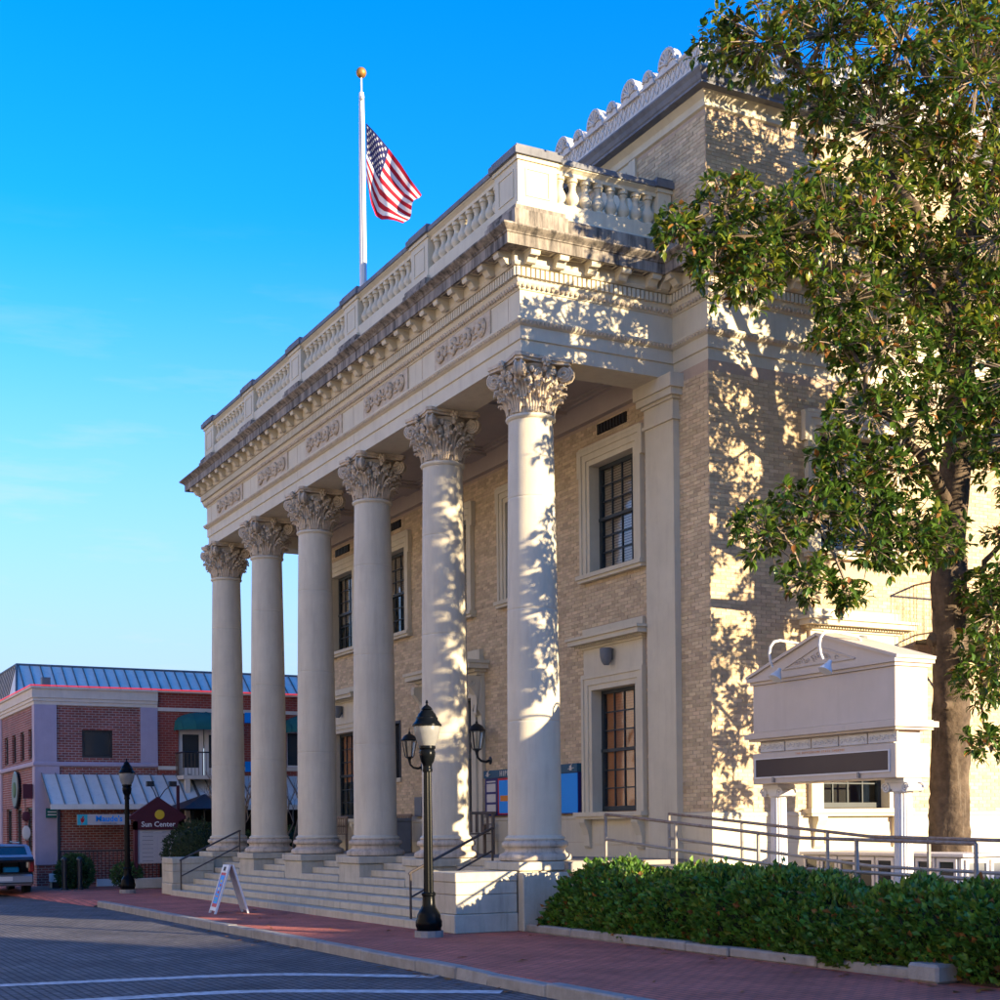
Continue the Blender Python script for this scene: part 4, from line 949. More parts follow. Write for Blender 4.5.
m = MB(); m.box(-hw+.06, hw-.10, -.03, -.011, 2.405, 2.43); m.box(-hw+.06, hw-.10, -.03, -.011, 2.70, 2.715); m.box(-hw+.06, -hw+.085, -.03, -.011, 2.43, 2.70); m.box(hw-.125, hw-.10, -.03, -.011, 2.43, 2.70); m.build('screen_frame', WHITE, mq)
MB().box(-hw+.086, hw-.126, -.02, -.012, 2.431, 2.699).build('screen', SCREEN, mq)
put_text('lettering', 'THE HIPPODROME STATE THEATRE', .045, ORANGE, mq, (0, -.013, 2.74), ext=.001, space=1.6)
for x in (-1.05, .85): MB().box(x-.02, x+.02, -.05, -.011, 2.34, 2.42).build('hinge', GALV, mq)
def scol():
    m = MB(); m.lathe([(.14, 1.95), (.125, 2.17)][::-1] if False else [(.155, 0), (.155, .12), (.14, .14)]+[(.14-.02*t, .14+1.98*t) for t in (0, .25, .5, .75, 1)], 0, 0, 0, 40, .09, 1); return m.mesh('column', WHITE, False)
def scap():
    m = MB(); m.lathe([(.125, 2.11), (.15, 2.14), (.15, 2.17)], 0, 0, 0, 20); m.box(-.19, .19, -.16, .16, 2.26, 2.315); m.box(-.17, .17, -.13, .13, 2.17, 2.26)
    for s in (-1, 1):
        for y in (-.14, .14):
            m.tube([(s*.19+.08*(1-t/14)*cos(t)*s, y, 2.185+.08*(1-t/14)*sin(t)) for t in [j*.5 for j in range(25)]], .015, 5)
        m.tube([(s*.19, -.13, 2.185), (s*.19, .13, 2.185)], .055, 12)
    return m.mesh('capital', WHITE, True)
sc, sp_ = scol(), scap()
for x in (-1.34, 1.38): c = put('column', sc, mq, (x, .30, 0)); put('capital', sp_, c)
def goose():
    m = MB(); m.tube([(0, .27, 4.16), (0, .26, 4.34), (0, .2, 4.385), (0, -.10, 4.42), (0, -.30, 4.435), (0, -.41, 4.41), (0, -.48, 4.33), (0, -.50, 4.23), (0, -.48, 4.11), (0, -.44, 4.03)], .021, 8); return m.mesh('lamp_arm', WHITE, True)
ga = goose(); gs = MB().lathe([(.10, 0), (.095, .03), (.06, .09), (.035, .14), (.03, .18)], 0, 0, 0, 14).mesh('lamp_shade', PLASTIC, True)
for x in (.60, -.52):
    a = put('lamp_arm', ga, mq, (x, 0, 0)); s_ = put('lamp_shade', gs, a, (0, -.40, 3.86)); s_.rotation_euler = (-.55, 0, 0)

# ------------------------------------------------------------------ ramp, rails, enclosure
m = MB(); m.add([(.77, .85, 0), (9.6, .85, 0), (9.6, 2.35, 0), (.77, 2.35, 0), (.77, .85, 1.02), (9.6, .85, .45), (9.6, 2.35, .45), (.77, 2.35, 1.02)], [(4, 5, 6, 7), (0, 1, 5, 4), (1, 2, 6, 5), (2, 3, 7, 6), (3, 0, 4, 7)])
structure(m.build('ramp', PORCH))
def ramp_rail(y, x0, n, lab):
    t = thing('ramp_railing', lab, 'railing', (x0, y, 0), 0, 'railings along the ramp')
    zf = lambda x: 1.02-(x+x0-.77)*.0645
    zt = lambda x: 1.86-(x+x0-.77)*.078 if x+x0 < 5.6 else 1.483-(x+x0-5.6)*.02
    Ln = 2.0*(n-1)
    for k in range(n): MB().tube([(2.0*k, 0, max(0, zf(2.0*k)-.3)), (2.0*k, 0, zt(2.0*k))], .026, 8).build('post', GALV, t)
    for h, mm in ((0, RUSTY), (-.41, GALV)):
        xs = [0, min(Ln, 5.6-x0), Ln]; MB().tube([(x, 0, zt(x)+h) for x in sorted(set(xs))], .024, 8).build('rail', mm, t)
ramp_rail(.90, .77, 5, 'metal pipe railing on the hedge side of the ramp'); ramp_rail(2.20, .70, 5, 'metal pipe railing on the building side of the ramp')
en = thing('glazed_enclosure', 'low white panelled enclosure with glazed frames under the marquee sign', 'enclosure', (2.0, 3.95, 0))
m = MB(); m.box(0, 3.44, .045, 1.0, 0, 1.16); m.box(3.45, 3.51, .045, 2.2, 0, 1.15); m.build('box', WHITE, en); MB().cbox(-.03, 3.62, -.03, 1.05, 1.161, 1.21, .01).build('lid', WHITE, en)
for k in range(8):
    a = .05+k*.43; m = MB()
    for (p, q, r_, s_) in ((a, a+.39, .55, .60), (a, a+.39, 1.09, 1.14), (a, a+.05, .60, 1.09), (a+.34, a+.39, .60, 1.09)): m.box(p, q, 0, .04, r_, s_)
    f = m.build('frame', WHITE, en); MB().box(a+.05, a+.34, .022, .032, .6, 1.09).build('pane', GLASS, f)
for k in range(4):
    a = .1+k*.5; m = MB()
    for (p, q, r_, s_) in ((a, a+.45, .55, .60), (a, a+.45, 1.07, 1.12), (a, a+.05, .60, 1.07), (a+.40, a+.45, .60, 1.07)): m.box(3.512, 3.55, p, q, r_, s_)
    f = m.build('frame', WHITE, en); MB().box(3.518, 3.525, a+.05, a+.40, .6, 1.07).build('pane', GREYBOX, f)
# fire escape landing on the side wall
fe_ = thing('fire_escape', 'thin rusty iron fire escape landing on the side wall behind the tree', 'fire escape', (XC, 7.1, 4.95))
m = MB(); m.box(.02, 1.15, 0, 5.2, -.06, 0); m.build('landing', IRON, fe_)
m = MB(); m.tube([(.02, 0, 1.0), (1.15, 0, 1.0), (1.15, 5.2, 1.0)], .02, 6); m.tube([(.02, 0, .1), (1.15, 0, .1), (1.15, 5.2, .1)], .015, 6)
for k in range(7): m.tube([(.05+k*.18, 0, 0), (.05+k*.18, 0, 1.0)], .006, 4)
for k in range(1, 34): m.tube([(1.15, k*.155, 0), (1.15, k*.155, 1.0)], .006, 4)
m.build('guard_rail', RUSTY, fe_)
m = MB()
for y in (.5, 2.5, 4.5): m.tube([(.0, y, -.9), (1.1, y, -.06)], .025, 6)
m.build('bracket', IRON, fe_)

# ------------------------------------------------------------------ street lamps
def lamp_parts():
    b = MB(); b.lathe([(.22, 0), (.22, .10)], 0, 0, 0, 12)
    c = MB(); c.lathe([(.19, .10), (.19, .14), (.205, .17), (.205, .24), (.185, .28), (.18, .34), (.15, .40), (.115, .45), (.10, .5), (.095, .62), (.11, .64), (.11, .67), (.09, .69)], 0, 0, 0, 20)
    p = MB(); p.lathe([(.076, .69), (.069, 1.4), (.06, 2.52)], 0, 0, 0, 24, .10, 1)
    k = MB(); k.lathe([(.075, 2.52), (.08, 2.56), (.07, 2.58), (.075, 2.64), (.10, 2.68), (.12, 2.76), (.125, 2.82), (.11, 2.86), (.13, 2.88), (.125, 2.92)], 0, 0, 0, 20)
    g = MB(); g.lathe([(.125, 2.92), (.165, 3.0), (.195, 3.12), (.205, 3.22), (.20, 3.23)], 0, 0, 0, 28, .03, 1)
    h = MB(); h.lathe([(.225, 3.22), (.225, 3.245), (.20, 3.27), (.17, 3.31), (.165, 3.35), (.15, 3.36), (.135, 3.40), (.10, 3.44), (.095, 3.46), (.06, 3.465), (.09, 3.475), (.06, 3.515), (.02, 3.545), (.012, 3.56), (.022, 3.58), (.01, 3.62)], 0, 0, 0, 24)
    return [('footing', b.mesh('footing', KERB)), ('base', c.mesh('base', LAMPIRON, True)), ('post', p.mesh('post', LAMPIRON, True, 20)), ('collar', k.mesh('collar', LAMPIRON, True)), ('globe', g.mesh('globe', GLOBE, True, 60)), ('hood', h.mesh('hood', LAMPIRON, True))]
LP = lamp_parts()
for loc, lab in (((.88, -2.36, 0), 'dark cast iron street lamp with glass globe beside the end block of the steps'), ((-18.1, -2.45, 0), 'distant dark street lamp with glass globe before the maroon gabled sign')):
    t = thing('street_lamp', lab, 'street lamp', loc, 0, 'street lamps along the sidewalk')
    for n, me in LP: put(n, me, t)

# ------------------------------------------------------------------ A-frame sign
t = thing('sandwich_board', 'white A-frame sidewalk sign with blue and red poster before the steps', 'sign', (-7.3, -2.98, 0), radians(-6))
for s, nm in ((-1, 'front_leaf'), (1, 'rear_leaf')):
    m = MB(); tl = Vector((0, -s*.0, 0))
    P = lambda u, z, d: (u, s*(.03+.30*(1-z/.96))+d, z)
    def bar(u0, u1, z0, z1, d0=-.02, d1=.02): 
        m.add([P(u0, z0, d0), P(u1, z0, d0), P(u1, z0, d1), P(u0, z0, d1), P(u0, z1, d0), P(u1, z1, d0), P(u1, z1, d1), P(u0, z1, d1)], [(0, 3, 2, 1), (4, 5, 6, 7), (0, 1, 5, 4), (1, 2, 6, 5), (2, 3, 7, 6), (3, 0, 4, 7)])
    bar(-.32, -.26, 0, .97); bar(.26, .32, 0, .97); bar(-.26, .26, .06, .12); bar(-.26, .26, .82, .97); bar(-.26, .26, .12, .82, -.006, .006)
    lf = m.build(nm, PLASTIC, t); o = -.014 if s < 0 else .014
    def sheet(nm2, u0, u1, z0, z1, dd, mt):
        b = MB(); q = o+dd*(1 if s > 0 else -1); b.add([P(u0, z0, q), P(u1, z0, q), P(u1, z1, q), P(u0, z1, q)], [(0, 1, 2, 3)]); b.build(nm2, mt, lf)
    sheet('poster_border', -.25, .25, .13, .81, 0, REDP); sheet('poster', -.20, .20, .20, .76, .004, BLUEP)
    for (a, b_, z0, z1, mt) in ((-.08, .1, .62, .67, YELLOW), (-.04, .12, .54, .59, REDP), (-.1, .1, .47, .52, PAPER), (-.06, .12, .40, .45, REDP), (-.14, .12, .33, .355, ORANGE), (-.15, .1, .24, .28, CYAN)): sheet('print', a, b_, z0, z1, .008, mt)
    sheet('badge', -.12, .1, .85, .93, .010, INK)

# ------------------------------------------------------------------ leaves, hedge, bushes
def leaf_cloud(m, pts, size, rg, up=.4, cup=.15, mats=1, weights=None, asp=.42):
    """pts: (position, outward direction); each leaf is a folded blade of four triangles"""
    for p, d in pts:
        d = Vector(d)+Vector((rg.uniform(-.7, .7), rg.uniform(-.7, .7), rg.uniform(-.6, .6)+up)); d.normalize()
        sd = d.cross(Vector((rg.uniform(-1, 1), rg.uniform(-1, 1), rg.uniform(-1, 1)))).normalized(); n = d.cross(sd)
        l = size*rg.uniform(.55, 1.45); wv = l*asp*.5; p = Vector(p); a = p; b = p+d*l*.55; c = p+d*l-n*l*cup
        if weights:
            q = rg.random(); k = 0
            while q > weights[k] and k < len(weights)-1: q -= weights[k]; k += 1
            m.cur = k
        m.add([a, b+sd*wv+n*l*.1, c, b-sd*wv+n*l*.1, b], [(0, 1, 4), (1, 2, 4), (2, 3, 4), (3, 0, 4)])
rg = random.Random(21)
hx0, hx1, hy0, hy1, hz = 1.15, 11.2, -.36, .72, .92
hed = thing('hedge', 'clipped dense green hedge between the ramp and the stone edging', 'hedge', (hx0, 0, 0))
def hedge_surf(x, s):
    """s runs 0..1 up the front, over the top and down the back"""
    n = .12*sin(x*1.3+.5)+.09*sin(x*2.9+1)+.07*sin(x*5.3)-.022*(x-hx0)
    ramp_ = min(1, max(.30, (x-hx0+.35)/.9))
    hh = hz*ramp_+n*.6
    L1 = hh; L2 = (hy1-hy0); tot = 2*L1+L2; q = s*tot
    if q < L1: return (hy0-.10*sin(pi*q/L1)+n*.5+.16*(q/L1)**4, q, (0, -1, .25))
    if q < L1+L2: t = (q-L1)/L2; return (hy0+.16+(L2-.32)*t, hh+.05*sin(pi*t)-.12*abs(2*t-1)**4, (0, -.3+.6*t, 1))
    t = (q-L1-L2)/L1; return (hy1, hh*(1-t), (0, 1, .2))
core = MB(); V = []; NX, NS = 70, 14
for i in range(NX+1):
    x = hx0+.08+(hx1-hx0-.16)*i/NX
    for j in range(NS+1):
        y, z, _ = hedge_surf(x, j/NS); V.append((x-hx0, (y-.15)*.84+.15, max(0, z-.09)))
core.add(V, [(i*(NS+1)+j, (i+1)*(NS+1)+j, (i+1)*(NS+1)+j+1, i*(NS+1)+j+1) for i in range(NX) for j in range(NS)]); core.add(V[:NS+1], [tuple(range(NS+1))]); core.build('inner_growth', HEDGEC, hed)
pts = []
for k in range(30000):
    x = rg.uniform(hx0, hx1); s = rg.uniform(0, .80); y, z, n = hedge_surf(x, s)
    j = rg.gauss(0, .05); b_ = .085*sin(x*6.3+z*5)*sin(z*8+y*5+x*2.1)
    pts.append(((x-hx0, y+n[1]*(j+b_), max(.03, z+n[2]*(j+b_))), n))
for k in range(1500):
    a = rg.uniform(-1.4, 1.4); pts.append(((rg.uniform(-.08, .05), .15+.5*sin(a), rg.uniform(.05, .32)), (-1, 0, .3)))
m = MB(); leaf_cloud(m, pts, .088, rg, .35, asp=.62, weights=(.90, .07, .03)); stuff(m.build('foliage', [HEDGEL, LEAFY, LEAFB], hed))
m = MB()
for k in range(260):
    x = rg.uniform(.3, hx1-hx0); y, z, n = hedge_surf(x+hx0, rg.uniform(.05, .35)); m.tube([(x, y+.15, z-.1), (x+rg.uniform(-.1, .1), y-.01, z+rg.uniform(0, .12))], [.007, .003], 3)
stuff(m.build('twigs', TWIG, hed))
structure(MB().box(.8, 11.5, -.5, .84, .0, .06).build('hedge_bed', SOIL))
edg = structure(MB().box(.80, 9.35, -.62, -.51, .0, .07).build('stone_edging', KERB))
x = .80; rg = random.Random(5)
while x < 9.3:
    x1 = min(x+rg.uniform(.9, 1.7), 9.4); MB().cbox(x+.005, x1-.005, -.655+.03*math.sin(x), -.48, 0, .12+rg.uniform(-.008, .01), .02).build('edging_stone', KERB, edg); x = x1
MB().cbox(9.42, 9.86, -.80, -.30, 0, .20, .03).build('edging_stone', KERB, edg)

def bush(name, lab, loc, r, n, size, lm, cat='bush', core_m=HEDGEC, group=None, seed=1):
    rg = random.Random(seed); t = thing(name, lab, cat, loc, 0, group); c = MB()
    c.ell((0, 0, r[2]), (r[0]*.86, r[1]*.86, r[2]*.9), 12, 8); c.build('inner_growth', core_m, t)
    pts = []
    for k in range(n):
        v = Vector((rg.gauss(0, 1), rg.gauss(0, 1), rg.gauss(0, 1))).normalized(); q = 1+rg.gauss(0, .04)+.06*sin(v.x*9+seed)*sin(v.y*8+v.z*7)
        pts.append(((v.x*r[0]*q, v.y*r[1]*q, max(.02, r[2]+v.z*r[2]*q)), v))
    m = MB(); leaf_cloud(m, pts, size, rg, .2); stuff(m.build('foliage', lm, t)); return t
bush('clipped_bush', 'rounded dark clipped bush behind the far end block of the steps', (-18.9, -.30, .15), (1.0, .88, .86), 5200, .085, BUSHL, seed=3)
bush('patio_shrub', 'leafy green shrub behind two black bollards at the cafe corner', (-22.3, -3.0, 0), (.4, .5, .48), 2600, .09, PLANTL, seed=4)
bush('potted_fern', 'small bright green fern in a pot beside the far street lamp', (-21.2, -1.75, .1), (.38, .38, .30), 900, .11, PLANTL, 'plant', seed=5)
bush('patio_plant', 'green planting glimpsed between the far columns', (-22.5, 3.3, .2), (.8, 1.6, .75), 2200, .12, PLANTL, 'plant', seed=6)

# ------------------------------------------------------------------ magnolia
mg = thing('magnolia_tree', 'tall magnolia tree with glossy leaves and thick mottled trunk beside marquee sign', 'tree', (4.0, 5.3, 0))
TB = Vector((4.0, 5.3, 0)); rg = random.Random(77)
trunk = [(4.0, 5.3, 0), (4.0, 5.3, .25), (4.0, 5.29, .8), (4.0, 5.29, 1.4), (4.02, 5.3, 2.5), (4.04, 5.31, 3.6), (4.1, 5.25, 5.0), (4.17, 5.16, 6.1), (4.25, 5.25, 7.4)]
def wob(pts, rr, n, amp, rg):
    P = [Vector(p) for p in pts]; o = []; ro = []
    for i in range(len(P)-1):
        for k in range(n):
            t = k/n; o.append(P[i].lerp(P[i+1], t)+Vector((rg.uniform(-amp, amp), rg.uniform(-amp, amp), 0))*(0 if i == 0 and k == 0 else 1)); ro.append(rr[i]*(1-t)+rr[i+1]*t)
    o.append(P[-1]); ro.append(rr[-1]); return o, ro
m = MB(); P, Rr = wob(trunk, [.46, .38, .325, .31, .30, .285, .27, .25, .23], 9, .010, rg); m.tube([p-TB for p in P], [r*(1+rg.uniform(-.03, .03)) for r in Rr], 28)
for i, (vx, vy, vz) in enumerate(m.v):          # furrows and swellings of the bark
    an_ = atan2(vy, vx); q = 1+.045*sin(an_*3+vz*1.1)+.03*sin(an_*7+vz*2.3+1)+.018*sin(an_*13-vz*6)+rg.uniform(-.022, .022)+(.10*max(0, 1-vz/.5)*sin(an_*5+.7) if vz < .5 else 0)
    m.v[i] = (vx*q, vy*q, vz)
for (a, b, r) in (((3.99, 5.02, 4.55), (3.97, 4.93, 4.5), .13), ((4.2, 5.1, 3.5), (4.22, 4.98, 3.5), .1), ((4.28, 5.2, 4.0), (4.36, 5.12, 3.98), .09)): m.tube([Vector(a)-TB, Vector(b)-TB], [r, r*.6], 10)
tr = m.build('trunk', BARK, mg, True, 60)
limbs = [  # main limbs (points, radii)
    ([(4.25, 5.25, 7.3), (4.25, 5.4, 8.6), (4.27, 5.26, 9.9), (4.28, 5.7, 11.1), (4.2, 6.3, 12.2), (4.3, 6.2, 13.6)], [.22, .19, .16, .13, .09, .05]),
    ([(4.22, 5.2, 7.1), (4.6, 6.0, 8.0), (5.2, 6.8, 8.8), (5.9, 7.4, 9.6)], [.17, .13, .09, .04]),
    ([(4.27, 5.3, 9.4), (4.3, 4.6, 9.9), (4.35, 3.7, 10.4), (4.3, 2.7, 10.4), (4.15, 1.6, 10.2), (3.98, .5, 10.2)], [.14, .12, .09, .06, .04, .02]),
    ([(4.27, 5.3, 9.7), (4.2, 4.4, 11.2), (3.9, 3.6, 12.5), (3.4, 2.7, 13.5)], [.12, .09, .06, .03]),
    ([(4.25, 5.5, 10.6), (4.5, 5.0, 11.8), (4.5, 4.6, 12.8), (4.4, 4.2, 13.7)], [.10, .08, .05, .03]),
    ([(4.2, 5.15, 6.6), (4.6, 4.4, 7.0), (4.9, 3.6, 7.4), (4.85, 3.0, 7.8), (4.75, 2.7, 8.6)], [.12, .09, .06, .045, .03]),
    ([(4.15, 5.15, 5.9), (4.7, 4.3, 6.0), (5.0, 3.4, 6.1), (4.9, 2.5, 6.2), (4.65, 1.4, 5.85)], [.10, .08, .055, .04, .02]),
    ([(4.12, 5.25, 5.0), (4.7, 5.6, 5.2), (5.4, 5.9, 5.6), (6.2, 6.4, 6.2)], [.13, .10, .07, .03]),
    ([(4.15, 5.2, 5.5), (4.6, 5.4, 5.6), (5.1, 5.5, 6.0), (5.7, 5.9, 6.3)], [.06, .05, .035, .02]),
    ([(4.05, 5.3, 4.1), (4.5, 5.2, 4.2), (5.0, 5.0, 4.0), (5.1, 4.9, 3.4), (5.15, 4.9, 2.9)], [.05, .04, .03, .02, .012]),
    ([(4.25, 5.3, 8.4), (4.5, 4.8, 8.9), (4.7, 4.3, 9.6), (4.6, 4.0, 10.2)], [.09, .07, .05, .03])]
lm_ = MB(); SK = []
for pts, rr in limbs:
    P, Rr = wob(pts, rr, 4, .05, rg); lm_.tube([p-TB for p in P], Rr, 8); SK += P
lm_.build('limb', BARK, mg, True, 60)
blobs = [(3.93, .32, 10.21, .43), (4.05, .99, 10.62, .55), (4.19, 1.69, 10.26, .80), (4.14, .73, 9.72, .37), (4.37, 2.66, 10.52, .89), (4.18, 1.24, 9.61, .58), (4.49, 3.53, 10.79, .83), (2.67, 1.97, 13.85, .44), (3.24, 2.40, 13.76, .85), (3.86, 3.15, 13.72, .95), (4.36, 4.10, 13.55, 1.07), (4.56, 5.35, 13.68, 1.09), (4.35, 3.68, 12.24, .91), (3.66, 3.21, 12.67, .62), (4.55, 4.91, 12.19, .93), (4.54, 5.76, 11.27, .86), (4.58, 4.13, 10.04, .83), (4.58, 2.85, 9.37, .66), (4.81, 3.30, 8.63, .81), (4.65, 2.58, 8.65, .44), (4.70, 4.81, 9.12, .76), (5.0, 4.09, 7.80, .82), (4.85, 2.96, 7.69, .61), (4.20, 5.99, 10.01, .64), (4.60, 1.22, 5.77, .51), (4.74, 1.91, 6.16, .57), (4.86, 2.56, 6.56, .58), (5.14, 2.67, 5.65, .57), (4.85, 1.71, 5.15, .40), (5.07, 3.40, 5.94, .66), (5.15, 2.28, 4.90, .28), (4.91, 2.24, 6.94, .43), (5.12, 3.93, 5.83, .52), (5.05, 3.34, 6.82, .58), (4.88, 5.19, 5.21, .43), (5.09, 4.74, 3.65, .42), (5.15, 4.87, 2.82, .33), (5.07, 5.13, 4.42, .42)]
n_view = len(blobs)
blobs += [(5.7, 4.5, 4.7, .5), (6.0, 5.0, 5.4, .6), (6.0, 4.3, 3.9, .4), (6.2, 4.6, 7.2, .7), (5.6, 6.2, 6.4, .9), (6.2, 6.6, 7.6, 1.0), (5.4, 6.6, 8.8, 1.1), (6.2, 6.9, 10.0, 1.1), (5.2, 6.6, 11.2, 1.1), (5.9, 7.4, 9.0, 1.0), (4.4, 7.0, 12.6, 1.1), (5.4, 6.6, 13.2, 1.1), (3.7, 7.2, 9.2, .9), (3.3, 6.6, 10.8, .9), (3.2, 5.4, 12.6, .9), (4.2, 5.6, 14.9, 1.2), (3.4, 3.6, 14.9, .9), (5.8, 4.6, 10.2, .8), (5.9, 5.0, 8.2, .8), (5.8, 4.2, 12.4, .9), (3.9, 6.9, 7.6, .7), (4.9, 5.9, 6.2, .55), (4.8, 6.0, 7.3, .6), (4.6, 5.9, 8.3, .6)]
TW = MB(); LF = MB(); singles = []; sup = Vector((-.88, .466, 0))
for bi, (bx, by, bz, br) in enumerate(blobs):
    c = Vector((bx, by, bz)); near = min(SK, key=lambda q: (q-c).length)
    mid = near.lerp(c, .5)+Vector((0, 0, .12)); TW.tube([near-TB, mid-TB, c-TB], [.035, .025, .015], 4)
    ncl = int((116 if bz < 11 else 100)*br**1.75*(1.0 if bi < n_view else .85))+8
    for k in range(ncl):
        v = Vector((rg.gauss(0, 1), rg.gauss(0, 1), rg.gauss(0, 1))).normalized()*br*(rg.random()**.42)*1.08; v.z *= .85; p = c+v
        if p.x < 1.65 or (p.x < 2.3 and 10.2 < p.z < 11.6): continue
        q = c+v*.3; TW.tube([q-TB, p-TB], [.012, .006], 3, False)
        out = (v.normalized()+Vector((0, 0, .35))).normalized() if v.length > .05 else Vector((0, 0, 1))
        # sunlight put into colour: more yellow and brown leaves towards the crown top
        hi = min(1, max(0, (p.z-7.5)/4)); wts = (.86-.36*hi, .10+.31*hi, .04+.05*hi)
        for l in range(rg.randint(9, 13)):
            a = 2*pi*l/9+rg.uniform(-.3, .3); o1 = out.orthogonal().normalized(); o2 = out.cross(o1)
            d = (o1*cos(a)+o2*sin(a))*rg.uniform(.7, 1.1)+out*rg.uniform(.05, .9)+Vector((0, 0, rg.uniform(-.55, .25))); d.normalize()
            up = Vector((0, 0, 1))-d*d.z; up = up.normalized() if up.length > .1 else o1
            n = (up+Vector((rg.uniform(-.6, .6), rg.uniform(-.6, .6), rg.uniform(-.3, .3)))); n = (n-d*n.dot(d)).normalized(); s_ = d.cross(n)
            ln = rg.uniform(.10, .20); wv = ln*rg.uniform(.17, .23); z0 = p+d*.02
            q_ = rg.random(); k_ = 0 if q_ < wts[0] else (1 if q_ < wts[0]+wts[1] else 2)
            if bi < n_view and len(singles) < 290 and l == 0 and (p-c).dot(sup) < -.25*br: singles.append((z0, d, s_, n, ln, wv, k_)); continue
            LF.cur = k_; a1 = z0+d*ln*.33; a2 = z0+d*ln*.70+n*ln*.02; tip = z0+d*ln-n*ln*.13; up_ = n*ln*.06
            LF.add([z0-TB, a1+s_*wv+up_-TB, a1-TB, a1-s_*wv+up_-TB, a2+s_*wv*.82+up_-TB, a2-TB, a2-s_*wv*.82+up_-TB, tip-TB], [(0, 1, 2), (0, 2, 3), (1, 4, 5, 2), (2, 5, 6, 3), (4, 7, 5), (5, 7, 6)])
stuff(TW.build('twigs', TWIG, mg)); stuff(LF.build('foliage', [LEAF, LEAFY, LEAFB], mg, True, 0))
lms = []
for mt in (LEAF, LEAFY, LEAFB):
    b = MB(); b.add([(0, 0, 0), (.33, .2, .06), (.33, 0, 0), (.33, -.2, .06), (.7, .164, .08), (.7, 0, .02), (.7, -.164, .08), (1, 0, -.13)], [(0, 2, 1), (0, 3, 2), (1, 2, 5, 4), (2, 3, 6, 5), (4, 5, 7), (5, 6, 7)]); lms.append(b.mesh('leaf', mt, True, 0))
for (p, d, s_, n, ln, wv, k_) in singles:
    o = put('leaf', lms[k_], mg); Mx = Matrix((d*ln, s_*ln, n*ln)).transposed().to_4x4(); Mx.translation = p-TB; o.matrix_local = Mx

# ------------------------------------------------------------------ bare crepe myrtles
def bare_tree(loc, h, seed, lab):
    t = thing('bare_tree', lab, 'tree', loc, 0, 'bare trees by the cafe'); rg = random.Random(seed); m = MB(); tw = MB()
    def grow(p, d, l, r, lev):
        n = 4; pts = [p]; q = p
        for k in range(n): d = (d+Vector((rg.uniform(-.16, .16), rg.uniform(-.16, .16), rg.uniform(-.02, .1)))).normalized(); q = q+d*l/n; pts.append(q)
        (m if lev < 2 else tw).tube(pts, [r*(1-.45*k/n) for k in range(n+1)], 7 if lev < 2 else 4)
        if lev < 4:
            for k in range(3 if lev == 0 else 2): grow(pts[-1-(k > 1)], (d+Vector((rg.uniform(-.75, .75), rg.uniform(-.75, .75), rg.uniform(0, .3)))).normalized(), l*.62, r*.55, lev+1)
    for k in range(3): a = 2.1*k+seed; grow(Vector((.08*cos(a), .08*sin(a), 0)), Vector((.28*cos(a), .28*sin(a), 1)).normalized(), h*.42, .065, 0)
    m.build('trunk', TWIG, t, True); stuff(tw.build('twigs', TWIG, t))
bare_tree((-20.4, 1.25, 0), 3.7, 3, 'leafless pale-barked tree rising left of the farthest column'); bare_tree((-21.0, 3.0, 0), 3.6, 5, 'leafless pale-barked tree glimpsed between the two farthest columns')

# ------------------------------------------------------------------ cafe building on the corner
XB = -25.0; YB = -3.6
cafe = thing('corner_cafe_building', 'two-storey dark brick cafe building with lilac piers and white metal awning', 'building', (XB, YB, 0))
def loc_build(m, name, mt, parent, base, **k):
    m.v = [(x-base[0], y-base[1], z-base[2]) for x, y, z in m.v]; return m.build(name, mt, parent, **k)
CB = (XB, YB, 0); FS = Frame('side', XB); FL = Frame('front', YB)
m = MB(); cells(m, FS, YB+.3, .15, 0, 5.6, [(-2.2, -1.25, 3.98, 4.85)], .3); loc_build(m, 'front_wall', PURPLEBRICK, cafe, CB)
lw = [(-30.9+1.55*k, -30.15+1.55*k, 3.95, 4.9) for k in range(4)]+[(-30.6+1.9*k, -29.5+1.9*k, 1.0, 2.45) for k in range(3)]
m = MB(); cells(m, FL, -45, XB-.001, 0, 5.6, lw, .3); loc_build(m, 'side_wall', PURPLEBRICK, cafe, CB)
def window(fr, u0, u1, z0, z1, parent, base, fm=IRON, gm=GLASS, rec=.12, mull=0):
    m = MB(); f = .06
    fr.box(m, u0, u1, -rec, -rec+.05, z0, z0+f); fr.box(m, u0, u1, -rec, -rec+.05, z1-f, z1); fr.box(m, u0, u0+f, -rec, -rec+.05, z0+f, z1-f); fr.box(m, u1-f, u1, -rec, -rec+.05, z0+f, z1-f)
    for k in range(mull): u = u0+(u1-u0)*(k+1)/(mull+1); fr.box(m, u-.025, u+.025, -rec, -rec+.045, z0+f, z1-f)
    wd = loc_build(m, 'window', fm, parent, base); m = MB(); fr.box(m, u0+f, u1-f, -rec+.01, -rec+.02, z0+f, z1-f); loc_build(m, 'pane', gm, wd, base); return wd
window(FS, -2.2, -1.25, 3.98, 4.85, cafe, CB)
for (a, b, c, d) in lw: window(FL, a, b, c, d, cafe, CB)
for (a, b) in ((YB-.05, -2.98), (-.38, .16)):
    m = MB(); FS.box(m, a, b, .0, .06, 3.84, 5.6); 
    if a < -3: FL.box(m, XB-.35, XB-.002, 0, .05, 3.84, 5.6)
    loc_build(m, 'pier', LILAC, cafe, CB)
m = MB(); FS.box(m, YB-.05, -2.9, 0, .055, .65, 3.70); FL.box(m, XB-.35, XB-.002, 0, .05, .65, 3.70); loc_build(m, 'pier', LILAC, cafe, CB)
m = MB(); FL.box(m, -31.9, -31.4, 0, .05, .0, 5.6); loc_build(m, 'pier', LILAC, cafe, CB)
CP_ = [(-45, YB), (XB, YB), (XB, .16)]
